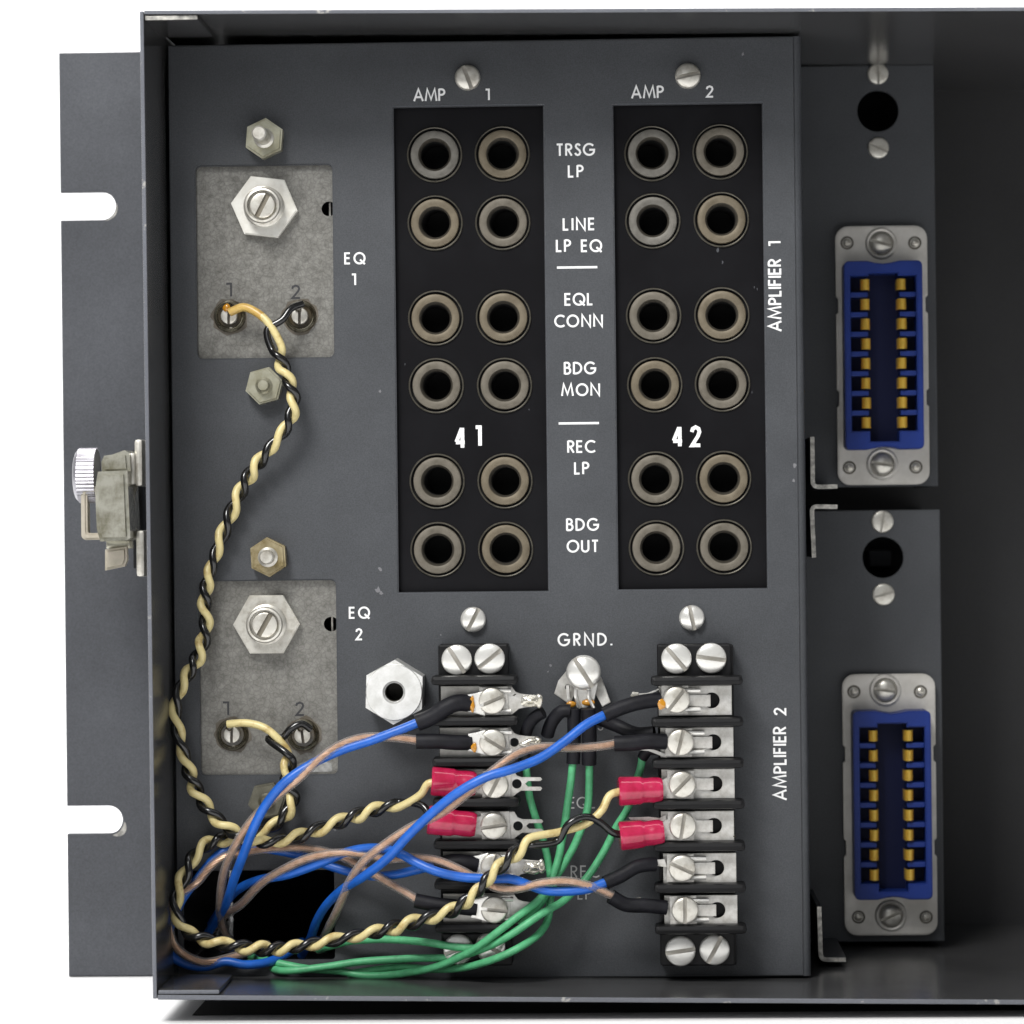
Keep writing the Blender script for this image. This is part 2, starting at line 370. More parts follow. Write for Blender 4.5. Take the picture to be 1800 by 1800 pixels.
def ribbon(bm, pts, w, zoff, M):
    closed = (Vector(pts[0]) - Vector(pts[-1])).length < 1e-4
    P = [Vector(p) for p in (pts[:-1] if closed else pts)]; n = len(P); L, Rr = [], []
    for i in range(n):
        a = P[i - 1] if (i > 0 or closed) else None; b = P[(i + 1) % n] if (i < n - 1 or closed) else None
        d0 = (P[i] - a).normalized() if a is not None else (b - P[i]).normalized()
        d1 = (b - P[i]).normalized() if b is not None else d0
        n0 = Vector((-d0.y, d0.x)); n1 = Vector((-d1.y, d1.x)); m = (n0 + n1)
        m = m.normalized() if m.length > 1e-6 else n0
        k = min(1 / max(0.3, m.dot(n0)), 2.2)
        L.append(P[i] + m * k * w / 2); Rr.append(P[i] - m * k * w / 2)
    def mk(p, d): return bm.verts.new(M(p.x, p.y, d))
    top = [(mk(l, zoff), mk(r, zoff), mk(l, 0), mk(r, 0)) for l, r in zip(L, Rr)]
    rng = range(n if closed else n - 1)
    for i in rng:
        a, b = top[i], top[(i + 1) % n]
        bm.faces.new((a[0], b[0], b[1], a[1])); bm.faces.new((a[0], a[2], b[2], b[0])); bm.faces.new((a[1], b[1], b[3], a[3]))
    if not closed:
        for a in (top[0], top[-1]): bm.faces.new((a[0], a[1], a[3], a[2]))
def text(s, x0, x1, yc, h, Y, parent, m=None, stroke=0.165, vertical=False, name='lettering'):
    """s fitted between photo columns x0..x1 (or rows, when vertical) on the surface at depth Y"""
    m = m or INK; ws = [G[c][0] for c in s]; u = U(Y)
    span = abs(x1 - x0) * u; hh = h * u
    sw = stroke * hh
    nat = sum(ws) * hh; k = 1.0; gap = 0
    if len(s) > 1:
        gap = (span - sw - nat) / (len(s) - 1)
        if gap < 0.17 * hh:
            gap = 0.2 * hh; k = (span - sw - gap * (len(s) - 1)) / nat
    else: k = max(0.5, (span - sw) / nat) if ws[0] > .1 else 1
    if not vertical:
        o = W((x0 + x1) / 2, yc, Y); ox = o.x - span / 2 + sw / 2; oz = o.z - hh / 2
        M = lambda x, z, d: Vector((ox + x, Y - d, oz + z))
    else:
        o = W(yc, (x0 + x1) / 2, Y); ox = o.x + hh / 2; oz = o.z - span / 2 + sw / 2
        M = lambda x, z, d: Vector((ox - z, Y - d, oz + x))
    bm = bmesh.new(); cur = 0; j = 0
    for c in s:
        gw, st = G[c]
        for pl in st:
            ribbon(bm, [(cur + x * hh * k, y * hh) for x, y in pl], sw, 0.00006 + 0.000012 * (j % 5), M); j += 1
        cur += gw * hh * k + gap
    return part(name, mesh(bm, m), parent)

# ------------------------------------------------------------------ the white table and sweep
def sweep_floor():
    prof = [(-2.2, 0.0), (1.0, 0.0)] + [(1.0 + 0.5 * math.sin(R_(a)), 0.5 - 0.5 * math.cos(R_(a))) for a in range(10, 91, 10)] + [(1.5, 2.4)]
    bm = bmesh.new(); rows = [[bm.verts.new((x, y, z)) for x in (-2.5, 2.5)] for y, z in prof]
    for a, b in zip(rows, rows[1:]): bm.faces.new((a[0], a[1], b[1], b[0]))
    o = part('table_surface', mesh(bm, TABLE, True)); o['kind'] = 'structure'; o['label'] = 'seamless white tabletop and backdrop behind the equipment'
sweep_floor()

# ------------------------------------------------------------------ chassis
XL = W(250, 900, 0).x; T = 0.0009; XLi = W(259, 900, 0).x
ZT = W(700, 17, 0).z; ZTi = W(700, 24.5, 0).z
ZB = W(900, 1760, 0).z; ZBi = W(900, 1747, 0).z
XR = XL + 0.446; YB = 0.150
X_PAN = W(1417, 895, PANEL).x
ch = thing('rack_chassis', 'open dark grey steel rack chassis with slotted mounting ear on the white table', 'rack chassis', (XL, 0.075, 0))
def lin(p, q): return lambda t: p[1] + (q[1] - p[1]) * (t - p[0]) / (q[0] - p[0])
def xz(px, py): v = W(px, py, 0); return v.x, v.z
# the old sheet-metal box is a little out of square: its edges follow these lines
zt = lin(xz(250, 18), xz(1800, 12)); zb = lin(xz(268, 1757.5), xz(1800, 1766))
A_, B_ = W(245.5, 40, 0), W(268.5, 1740, 0); xl = lin((A_.z, A_.x), (B_.z, B_.x))
HB = 0.0011
def rimmed(name, c, cb, label=None):
    """c = four (x, z) corners on the rim (bottom-left, bottom-right, top-right, top-left), cb the same at the back"""
    bm = bmesh.new()
    f = [bm.verts.new((x, 0, z)) for x, z in c]; k = [bm.verts.new((x, YB, z)) for x, z in cb]
    bm.faces.new(f); bm.faces.new(k[::-1])
    for i in range(4): bm.faces.new((f[i], f[(i + 1) % 4], k[(i + 1) % 4], k[i]))
    bmesh.ops.recalc_face_normals(bm, faces=bm.faces)
    bmesh.ops.bevel(bm, geom=bm.edges[:], offset=0.00022, segments=2, affect='EDGES', profile=0.6)
    bm.normal_update()
    for q in bm.faces:
        if q.normal.y < -0.35 and q.calc_center_median().y < 0.0006: q.material_index = 1
    return part(name, mesh(bm, None, mats=[WALL, EDGE]), ch, label=label)
def same(c): return c
zl0, zl1 = zb(XL) + 0.0002, zt(XL) - 0.0002
c = [(xl(zl0), zl0), (xl(zl0) + T, zl0), (xl(zl1) + T, zl1), (xl(zl1), zl1)]; rimmed('side_wall', c, c)
c = [(XR - T, zb(XR)), (XR, zb(XR)), (XR, zt(XR)), (XR - T, zt(XR))]; rimmed('side_wall', c, c)
xa = xl(zl1) + T + .0001; c = [(xa, zt(xa) - T), (XR - T, zt(XR) - T), (XR - T, zt(XR)), (xa, zt(xa))]; rimmed('top_wall', c, c)
xb = xl(zl0) + T + .0001; c = [(xb, zb(xb)), (XR - T, zb(XR)), (XR - T, zb(XR) + HB), (xb, zb(xb) + HB)]; rimmed('bottom_wall', c, c)
ZTi = zt(W(300, 20, 0).x) - T; ZBi = zb(W(330, 1750, 0).x) + HB
# folded corner tabs
tb = rect(251, 26, 347, 35, 0)
bm = box(bmesh.new(), xa + 0.0001, tb[2], 0.0006, 0.030, ZTi - 0.0012, ZTi - 0.0001, 0.0003)
for f in bm.faces: f.material_index = 1 if f.normal.y < -0.3 else 0
bm.normal_update()
for f in bm.faces: f.material_index = 1 if f.normal.y < -0.3 else 0
part('corner_tab', mesh(bm, None, mats=[WALL, SCRAPED]), ch, label='scraped bright edge of the folded top corner tab')
tb = rect(280, 1736, 385, 1745, 0)
bm = box(bmesh.new(), xb + 0.0001, tb[2], 0.0004, 0.028, ZBi + 0.0001, ZBi + 0.0011, 0.0003)
bm.normal_update()
for f in bm.faces: f.material_index = 1 if f.normal.y < -0.3 else 0
part('corner_tab', mesh(bm, None, mats=[WALL, EDGE]), ch)
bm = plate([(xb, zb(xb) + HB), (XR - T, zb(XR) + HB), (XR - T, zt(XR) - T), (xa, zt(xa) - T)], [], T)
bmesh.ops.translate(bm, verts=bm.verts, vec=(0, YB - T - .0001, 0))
part('back_wall', mesh(bm, WALL_SHADED), ch)
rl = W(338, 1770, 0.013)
part('gap_shade_rail', mesh(box(bmesh.new(), rl.x, XR - .01, 0.0131, 0.125, 0.0002, min(zb(rl.x), zb(XR - .01)) - .0001), VOID), ch)  # added black rail, stands in for the shade under the chassis
# ears
EARY = 0.083
def ear(side):
    u = U(EARY)
    if side < 0:
        x0, x1 = W(112, 905, EARY).x, xl(0.22) - 0.0003
        sl = []
        for px, py in ((191, 362), (203, 1441)):
            c = W(px - 12, py, EARY); r = 24.5 * u
            sl.append((c.x, c.z, r))
    z1 = W(175, 92, EARY).z; z0 = 0.0002
    pts = [(x1, z0), (x1, z1), (x0, z1)]
    for cx, cz, r in sl:
        pts += [(x0, cz + r)] + [(cx + r * math.sin(R_(a)), cz + r * math.cos(R_(a))) for a in range(0, 181, 12)] + [(x0, cz - r)]
    pts += [(x0, z0)]
    bm = plate(pts, [], 0.0030, 0.0002)
    bmesh.ops.translate(bm, verts=bm.verts, vec=(0, EARY, 0))
    o = part('mounting_ear', mesh(bm, GREY_EAR), ch)
    # worn crescents beside the slots
    for i, (cx, cz, r) in enumerate(sl):
        for a0, a1, wd in (((200, 20, 1.2), (-75, -8, 4.2)) if i else ((0, 0, 0), (-80, 10, 1.3)))[1:]:
            bmc = bmesh.new(); vs = []
            for k in range(15):
                a = R_(a0 + (a1 - a0) * k / 14); ww = wd * u * math.sin(math.pi * k / 14) + 0.00003
                rr = r + (3.5 if i else 1.5) * u
                vs.append((bmc.verts.new((cx + (rr) * math.cos(a), EARY - 0.00004, cz + rr * math.sin(a))),
                           bmc.verts.new((cx + (rr + 2 * ww) * math.cos(a), EARY - 0.00004, cz + (rr + 2 * ww) * math.sin(a)))))
            for p, q in zip(vs, vs[1:]): bmc.faces.new((p[0], q[0], q[1], p[1]))
            part('scrape_mark', mesh(bmc, SCRAPED), o)
    return o
ear(-1)
part('mounting_ear', mesh(box(bmesh.new(), XR + .0003, XR + 0.018, EARY, EARY + .003, 0.0003, W(175, 92, EARY).z, .0002), GREY_EAR), ch)

# control panel with its openings
Yp = PANEL
pz0, pz1 = W(900, 1719, Yp).z, W(900, 71, Yp).z
px0 = max(xa, xb) + 0.0003; rb = 0.0016; px1 = X_PAN - rb
strips = [rect(696, 187, 959, 1040, Yp), rect(1082.5, 183, 1344, 1035, Yp)]
eqw = [rect(345, 291, 585.5, 629, Yp), rect(351, 1021, 592, 1362, Yp)]
hole = rect(322, 1530, 588, 1688, Yp)
holes = [[(a, b), (c, b), (c, d), (a, d)] for a, b, c, d in strips] + [rrect(*r, 0.0012, 3) for r in eqw] + [rrect(*hole, 0.0008, 3)]
bm = plate([(px0, pz0), (px1, pz0), (px1, pz1), (px0, pz1)], holes, 0.0016, 0.00028)
bmesh.ops.translate(bm, verts=bm.verts, vec=(0, Yp, 0))
bm.normal_update()
for f in bm.faces: f.material_index = 1 if 0.15 < abs(f.normal.y) < 0.95 and f.normal.y < 0 else 0  # bevels take the lighter enamel: lit cut edges put into the colour
panel = part('control_panel', mesh(bm, None, mats=[GREY, EDGE]), ch)
bm = bmesh.new(); rows = []
prof = [(px1 + 0.00001, Yp)] + [(px1 + rb * math.sin(R_(a)), Yp + rb - rb * math.cos(R_(a))) for a in range(10, 91, 10)] + [(X_PAN, 0.110)]
for x, y in prof: rows.append([bm.verts.new((x, y, pz0)), bm.verts.new((x, y, pz1))])
for a, b in zip(rows, rows[1:]): bm.faces.new((a[0], a[1], b[1], b[0]))
part('folded_edge', mesh(bm, GREY, True), panel)
part('lower_fold', mesh(box(bmesh.new(), px0, px1, Yp + 0.0018, 0.11, pz0, pz0 + 0.0012), GREY), panel)
# pale scuffs on the panel
for (a, b, rr) in ((668, 688, 4), (668, 1000, 5), (664, 1038, 7), (670, 1043, 5), (1397, 818, 5), (1395, 845, 3.5), (775, 1116, 2), (968, 1170, 3), (963, 1181, 2), (1306, 95, 4), (588, 1457, 4), (641, 1305, 2.5)):
    n = 9; pts = []
    for i in range(n):
        q = rr * random.uniform(0.45, 1.15); an = 2 * math.pi * i / n
        pts.append((q * math.cos(an) * U(Yp) * .8, q * math.sin(an) * U(Yp)))
    part('scuff_mark', mesh(plate(pts, [], 0.00004), SMUDGE), panel, W(a, b, Yp - 0.00005))

for s, a, b, yc, h in (('AMP', 726, 783, 167, 21), ('1', 852, 861, 166, 20), ('AMP', 1109, 1167, 162, 21), ('2', 1240, 1255, 161, 20),
    ('TRSG', 977, 1046, 263, 21), ('LP', 998, 1026, 301, 21), ('LINE', 989, 1046, 394, 21), ('LP', 977, 1004, 432, 21), ('EQ', 1021, 1059, 432, 21),
    ('EQL', 992, 1043, 526, 21), ('CONN', 974, 1060, 564, 21), ('BDG', 991, 1048, 647, 21), ('MON', 986, 1055, 685, 21),
    ('REC', 997, 1046, 785, 21), ('LP', 1009, 1036, 823, 21), ('BDG', 995, 1053, 922, 21), ('OUT', 996, 1053, 960, 21),
    ('EQ', 605, 643, 454, 20), ('1', 617, 626, 491, 20), ('EQ', 613, 651, 1077, 20), ('2', 624, 638, 1115, 20), ('GRND.', 980, 1077, 1124, 21.5)):
    text(s, a, b, yc, h, Yp, panel)
for s, a, b, yc, h in (('S', 1050, 1061, 1275, 18), ('EQL', 1000, 1047, 1411, 20), ('REC', 1003, 1053, 1532, 21), ('LP', 1015, 1040, 1571, 20)):
    text(s, a, b, yc, h, Yp, panel, INKD, 0.12)
text('AMPLIFIER', 583, 455, 1362, 22, Yp, panel, vertical=True); text('1', 434, 424, 1361.5, 21, Yp, panel, vertical=True)
text('AMPLIFIER', 1407, 1277, 1371, 22, Yp, panel, vertical=True); text('2', 1258, 1243, 1371, 21, Yp, panel, vertical=True)
for a, b, yc in ((979, 1050, 470), (982, 1053, 744)):
    r = rect(a, yc - 2, b, yc + 2, Yp)
    part('printed_rule', mesh(box(bmesh.new(), r[0], r[2], Yp - 0.00007, Yp, r[1], r[3]), INK), panel)

# panel screws
u = U(Yp)
for x, y, ang, m_ in ((822, 137, -70, NICKELD), (1209, 134, 12, NICKELD), (832, 1089, 62, NICKEL), (1216, 1086, -78, NICKEL)):
    part('panel_screw', screw_mesh(22.5 * u, 7 * u, 12 * u, 7 * u, m_), ch, W(x, y, Yp), rot=-R_(ang))
# hexagon nuts with studs around the equalisers
def stud(x, y, rn, hn, rs, hs, m1, m2, rot, nm='hex_nut'):
    o = part(nm, mesh(hexa(rn * u, hn, 0, R_(rot), 0.10), m1), ch, W(x, y, Yp - 0.0001))
    part('stud', mesh(lathe([(rs * u * 1.35, hn), (rs * u * 1.35, hn + 0.0004), (rs * u, hn + 0.0008), (rs * u, hs), (rs * u * .8, hs + 0.0004), (0, hs + 0.0004)], 20), m2, True), o, W(x, y, Yp - 0.0001))
stud(467, 246, 36, 0.004, 13, 0.0150, OLIVE, NICKELD, 25)
stud(467, 679, 34, 0.004, 11, 0.0060, OLIVE, OLIVE, 15)
stud(474, 979, 35, 0.004, 13, 0.0075, BRASSY, NICKELD, 33)
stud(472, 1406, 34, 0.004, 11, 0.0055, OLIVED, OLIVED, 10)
# connector brackets behind, on the right
def bracket(y0, y1, xr, screws, hol, rs, label):
    r = rect(1400, y0, xr, y1, BACKP); x0 = X_PAN + 0.0003
    c = W(*hol, BACKP)
    bm = plate([(x0, r[1]), (r[2], r[1]), (r[2], r[3]), (x0, r[3])], [circ(c.x, c.z, 36 * U(BACKP), 32)], 0.0015, 0.0002)
    bmesh.ops.translate(bm, verts=bm.verts, vec=(0, BACKP, 0))
    o = part('connector_bracket', mesh(bm, GREY), ch, label=label)
    part('side_flange', mesh(box(bmesh.new(), r[2] - .0016, r[2] - 0.0001, BACKP + .0017, YB - .0002, r[1], r[3]), GREY), o)
    for x, y, a in screws:
        part('flat_screw', screw_mesh(rs * U(BACKP), 2.2 * U(BACKP), 4 * U(BACKP), 4 * U(BACKP), NICKELD), o, W(x, y, BACKP), rot=-R_(a))
    return o
b1 = bracket(115, 856, 1645, ((1543, 130, 92), (1544, 260, -25)), (1543, 195), 18.5, 'upper connector bracket with a round hole')
b2 = bracket(897, 1655, 1656, ((1551, 917, 80), (1553, 1045, 15)), (1552, 980), 19.5, 'lower connector bracket with a round hole')
q = rect(1528, 968, 1568, 996, 0.13)
part('inner_box', mesh(box(bmesh.new(), q[0], q[2], 0.13, 0.149, q[1], q[3], 0.0003), GREY), b2)
# top wall screw above bracket
# L-shaped card guides: bent sheet whose cut edges face the viewer
GY = 0.055
def guide(pts):
    u = U(GY); th = 7.5 * u; P = [W(a, b, GY) for a, b in pts]
    P = [Vector((p.x, p.z)) for p in P]
    c = P[1]; d0 = (P[0] - c).normalized(); d1 = (P[2] - c).normalized(); r = 10 * u
    path = [P[0], c + d0 * r] + [c + d0 * r * (1 - t) ** 2 + d1 * r * t ** 2 for t in (.2, .4, .6, .8)] + [c + d1 * r, P[2]]
    bm = bmesh.new(); sec = []
    for i, p in enumerate(path):
        t = (path[min(i + 1, len(path) - 1)] - path[max(i - 1, 0)]).normalized(); n = Vector((-t.y, t.x)) * th / 2
        sec.append([bm.verts.new((v.x, yy, v.y)) for yy in (GY, 0.0945) for v in (p + n, p - n)])
    for a, b in zip(sec, sec[1:]):
        for i, j, mi in ((0, 1, 1), (1, 3, 0), (3, 2, 0), (2, 0, 0)):
            f = bm.faces.new((a[i], a[j], b[j], b[i])); f.material_index = mi
    for s in (sec[0], sec[-1]): bm.faces.new((s[0], s[1], s[3], s[2]))
    part('card_guide', mesh(bm, None, mats=[GREY, SCRAPED]), ch)
guide([(1428, 768), (1429, 856), (1472, 855)])
guide([(1472, 891), (1427, 890), (1431, 980)])
guide([(1440, 1594), (1443, 1687), (1487, 1687)])

# ------------------------------------------------------------------ jack strips
uj = U(Yp + 0.002)
SY = Yp + 0.0022
collar_me = mesh(lathe([(49 * uj, 0), (48.6 * uj, 3 * uj), (47.5 * uj, 4 * uj), (46.2 * uj, 3.2 * uj), (45.4 * uj, -2 * uj), (44.8 * uj, -9 * uj), (30 * uj, -9 * uj)], 48, mi=[0, 0, 0, 1, 1, 1]), None, True, mats=[COLLAR, VOID])
pr = [(42.4, -9), (42.4, 3.5), (41.6, 5.2), (40.2, 6), (30.0, 6.2), (28.8, 5.4), (25.4, -1), (24.8, -12), (24.5, -90), (0, -90)]
sleeve_mes = [mesh(lathe([(a * uj, b * uj) for a, b in pr], 48, mi=[0, 0, 0, 0, 0, 1, 1, 2, 2]), None, True, mats=[m_, BORE, VOID]) for m_ in (JACKM, JACKG, JACKB)]
J = [[((764, 272), (883, 270.5)), ((765, 392), (884, 391)), ((766, 559), (885, 558)), ((767, 678), (887, 677.5)), ((768.5, 846), (888, 845.5)), ((770, 966), (889, 965.5))],
     [((1146, 270), (1266, 267)), ((1147.5, 388.5), (1268, 386)), ((1149, 555), (1269, 553.5)), ((1151, 676.5), (1270, 675)), ((1152.5, 842), (1272, 841)), ((1154, 963), (1273, 961.5))]]
def glyph_digit(c, x0, x1, yc, h, parent):
    text(c, x0, x1, yc, h, SY, parent, TRANSFER, 0.185, name='transfer_digit')
for si, (name_lab, rows) in enumerate((('black twelve-jack strip between the EQ modules and the white TRSG LP lettering column', J[0]), ('black twelve-jack strip between the TRSG LP lettering column and the upright AMPLIFIER lettering', J[1]))):
    r = strips[si]
    st = thing('jack_strip', name_lab, 'jack panel', ((r[0] + r[2]) / 2, SY, r[1]), 'black jack strips in the control panel')
    hs = []
    for row in rows:
        for x, y in row:
            c = W(x, y, SY); hs.append(circ(c.x, c.z, 45 * uj, 32))
    bm = plate([(r[0] - .0005, r[1] - .0005), (r[2] + .0005, r[1] - .0005), (r[2] + .0005, r[3] + .0005), (r[0] - .0005, r[3] + .0005)], hs, 0.004)
    bmesh.ops.translate(bm, verts=bm.verts, vec=(0, SY, 0))
    part('strip_face', mesh(bm, BLACK), st)
    for row in rows:
        for x, y in row:
            p = W(x, y, SY)
            jk = part('jack', collar_me, st, p)
            part('sleeve', random.choice(sleeve_mes), jk, p + Vector((random.uniform(-.6, .6) * uj, 0, random.uniform(-.6, .6) * uj)), tilt=(R_(random.uniform(-2.2, 2.2)), R_(random.uniform(0, 360)), R_(random.uniform(-2.2, 2.2))))
    for a, b, rr in (((1262, 440, 6), (1270, 461, 4), (1326, 505, 3), (1331, 508, 2.5), (1322, 690, 3)) if si else ((712, 640, 2.5), (930, 720, 2))):
        pts = [(rr * random.uniform(.3, 1.1) * math.cos(R_(40 * i)) * .5 * uj, rr * random.uniform(.4, 1.2) * math.sin(R_(40 * i)) * uj) for i in range(9)]
        part('scuff_mark', mesh(plate(pts, [], 0.00003), DUSTY), st, W(a, b, SY - .00004))
    if si == 0: glyph_digit('4', 798, 820, 769, 36, st); glyph_digit('1', 833, 847, 766, 35, st)
    else: glyph_digit('4', 1180, 1202, 767, 35, st); glyph_digit('2', 1212, 1234, 767, 35, st)

# ------------------------------------------------------------------ equaliser modules
EY = Yp + 0.0019
ue = U(EY)
def equaliser(k, label, nut, nrot, sl, half, terms, marks, nutmat):
    r = eqw[k]; t = thing('equalizer_module', label, 'equalizer', ((r[0] + r[2]) / 2, EY, r[1]), 'equalizer modules behind the panel windows')
    hc = W(*half, EY)
    bm = plate([(r[0] - .001, r[1] - .001), (r[2] + .001, r[1] - .001), (r[2] + .001, r[3] + .001), (r[0] - .001, r[3] + .001)], [circ(hc.x, hc.z, 13 * ue, 20)], 0.001)
    bmesh.ops.translate(bm, verts=bm.verts, vec=(0, EY, 0))
    part('face_plate', mesh(bm, ZINC), t)
    part('inner_can', mesh(box(bmesh.new(), r[0], r[2] + .001, EY + .012, EY + .03, r[1], r[3]), VOID), t)
    part('contact_pin', mesh(box(bmesh.new(), hc.x - 1.5 * ue, hc.x + 1.5 * ue, EY + .003, EY + .010, hc.z - 13 * ue, hc.z + 13 * ue), NICKELD), t)
    c = W(*nut, EY)
    n = part('hex_nut', mesh(hexa(59 * ue, 0.0024, 34 * ue, R_(nrot), 0.035), nutmat), t, c)
    pf = [(36 * ue, 0.0006), (36 * ue, 0.0030)]
    for i in range(6): pf += [((35 - 0.2 * i) * ue, 0.0031 + i * .0005), ((31.5 - 0.2 * i) * ue, 0.0033 + i * .0005)]
    pf += [(32 * ue, 0.0064), (30 * ue, 0.0069), (26.5 * ue, 0.0070), (26 * ue, 0.0050), (0, 0.0050)]
    part('threaded_bush', mesh(lathe(pf, 40), NICKELD, True), n, c)
    part('slotted_adjuster', screw_mesh(22.5 * ue, 1.5 * ue, 15 * ue, 9 * ue, NICKELD, floor=0.5, fm=SLOTF), n, c + Vector((0, -0.0048, 0)), rot=-R_(sl))
    for i, (x, y) in enumerate(terms):
        p = W(x, y, EY)
        o = part('solder_terminal', mesh(lathe([(29 * ue, 0.0), (28 * ue, 2 * ue), (25.5 * ue, 10 * ue), (23 * ue, 12 * ue), (21.5 * ue, 9 * ue), (20 * ue, 5 * ue), (0, 5 * ue)], 32, mi=[0, 1, 1, 1, 1, 0]), None, True, mats=[FLUXD, POT]), t, p)
        part('slotted_pin', screw_mesh(14.5 * ue, 1.5 * ue, 22 * ue, 5 * ue, NICKELD, floor=.45, fm=STAIN), o, p, rot=R_(88 + random.uniform(-6, 6)))
        sp_ = []
        for q_ in range(22):
            rr_ = random.uniform(29, 36) * ue; an_ = 2 * math.pi * q_ / 22; sp_.append((rr_ * math.cos(an_), rr_ * math.sin(an_)))
        part('flux_stain', mesh(plate(sp_, [], 0.00005), STAIN), o, p + Vector((0, -.00006, 0)))
        b = bmesh.new(); bmesh.ops.create_icosphere(b, subdivisions=2, radius=1)
        for v in b.verts: v.co = Vector((v.co.x * 7 * ue, v.co.y * 3.5 * ue, v.co.z * 7 * ue)) + Vector((random.uniform(-.6, .6), 0, random.uniform(-.6, .6))) * ue
        part('solder_bead', mesh(b, FLUX if (i == 0 and k == 0) else FLUXD, True), o, p + Vector((-.0004, -20 * ue, 14 * ue)))
    for s, a, b, yc in marks: text(s, a, b, yc, 24, EY, t, STAMP, 0.15, name='stamped_digit')
    return t
e1 = equaliser(0, 'topmost galvanised equalizer plate, with a white hex nut', (466, 365), -7, 62, (578, 367), ((404, 556), (528, 556)), (('1', 396, 408, 509), ('2', 511, 529, 513)), WHITEN)
e2 = equaliser(1, 'galvanised equalizer plate with duller hex nut and a torn label at its foot', (470, 1097), 0, 60, (582, 1097), ((409, 1291), (533, 1292)), (('1', 390, 403, 1245), ('2', 518, 536, 1246)), NICKELD)
r = rect(512, 1336, 584, 1358, EY)
pts = [(r[0], r[1]), (r[2], r[1] + .0002), (r[2] - .0002, r[3] - .0008), (r[2] - .0030, r[3] - .0001), (r[0] + .004, r[3]), (r[0] + .0015, r[3] - .0009), (r[0] + .0003, r[3] - .0016)]
bm = plate(pts, [], 0.00008); bmesh.ops.translate(bm, verts=bm.verts, vec=(0, EY - .00009, 0))
part('torn_label', mesh(bm, PAPER), e2)

# ------------------------------------------------------------------ round-bored spacer and ground terminal
p = W(698, 1213, Yp)
sp = thing('hex_spacer', 'bright aluminium hexagonal spacer with bored centre, beside the block with red lugs', 'spacer', p)
bm = hexa(57 * U(.026), 0.0105, 17 * U(.026), R_(28), 0.0)
part('spacer_body', mesh(bm, ALUM), sp, p)
part('spacer_face', mesh(lathe([(50 * U(.026), .0105), (48.5 * U(.026), .0112), (20 * U(.026), .0112), (18 * U(.026), .0108), (16 * U(.026), .0100), (15.5 * U(.026), .0002), (0, .0002)], 40, mi=[0, 0, 0, 0, 1, 1]), None, True, mats=[ALUM, BORE]), sp, p)

gp = W(1027, 1185, Yp)
gt = thing('ground_terminal', 'large slotted ground screw clamping crimped solder lugs, under the GRND. lettering', 'ground terminal', gp)
def flat(pts, Y, th, m, name, parent, bev=0.0, holes=(), tilt=None):
    """flat piece outlined in photo pixels at its own depth Y"""
    c = W(sum(a for a, b in pts) / len(pts), sum(b for a, b in pts) / len(pts), Y)
    P2 = [(W(a, b, Y).x - c.x, W(a, b, Y).z - c.z) for a, b in pts]
    hh = []
    for (x, y, rr) in holes:
        q = W(x, y, Y); hh.append(circ(q.x - c.x, q.z - c.z, rr * U(Y), 18))
    return part(name, mesh(plate(P2, hh, th, bev), m), parent, c, tilt=tilt)
gy = Yp - 0.004
flat([(998, 1178), (1010, 1172), (1012, 1215), (1002, 1237), (992, 1232), (974, 1219), (982, 1196)], gy, .0006, TIN, 'solder_lug', gt, .0001, [(998, 1208, 5)], tilt=(R_(-8), 0, R_(12)))
flat([(1042, 1176), (1055, 1190), (1065, 1212), (1074, 1234), (1060, 1242), (1048, 1222), (1044, 1200)], gy - .0003, .0006, TIN, 'solder_lug', gt, .0001, tilt=(R_(-8), 0, R_(-15)))
flat([(1006, 1180), (1050, 1180), (1050, 1205), (1044, 1232), (1030, 1245), (1014, 1244), (1008, 1205)], gy - .0010, .0006, NICKEL, 'solder_lug', gt, .0001)
for x0, x1 in ((1013, 1020), (1036, 1043)):
    part('lug_finger', mesh(sweep(wire_pts([(x0, 1205, 6.6), (x0 - 1, 1225, 6.9), (x1, 1244, 6.2)]), 0.0004, 8), NICKEL, True), gt)
part('lug_finger', mesh(sweep(wire_pts([(998, 1205, 5.4), (999, 1225, 5.9), (1003, 1240, 5.4)]), 0.0004, 8), NICKEL, True), gt)
for x, y, rx in ((1034, 1235, 12), (1004, 1238, 9)):
    b = bmesh.new(); bmesh.ops.create_icosphere(b, subdivisions=2, radius=1)
    for v in b.verts: v.co = Vector((v.co.x * rx * u, v.co.y * 4 * u, v.co.z * 6 * u))
    part('flux_bead', mesh(b, FLUX, True), gt, H(x, y, 6.2))
gs = W(1026, 1182, Yp - 0.0062)
part('ground_screw', screw_mesh(30.5 * u, 10 * u, 15 * u, 8 * u, NICKEL), gt, gs, rot=-R_(-58))
part('screw_shank', mesh(lathe([(13 * u, 0), (13 * u, .0061), (0, .0061)], 20), NICKELD, True), gt, gp)

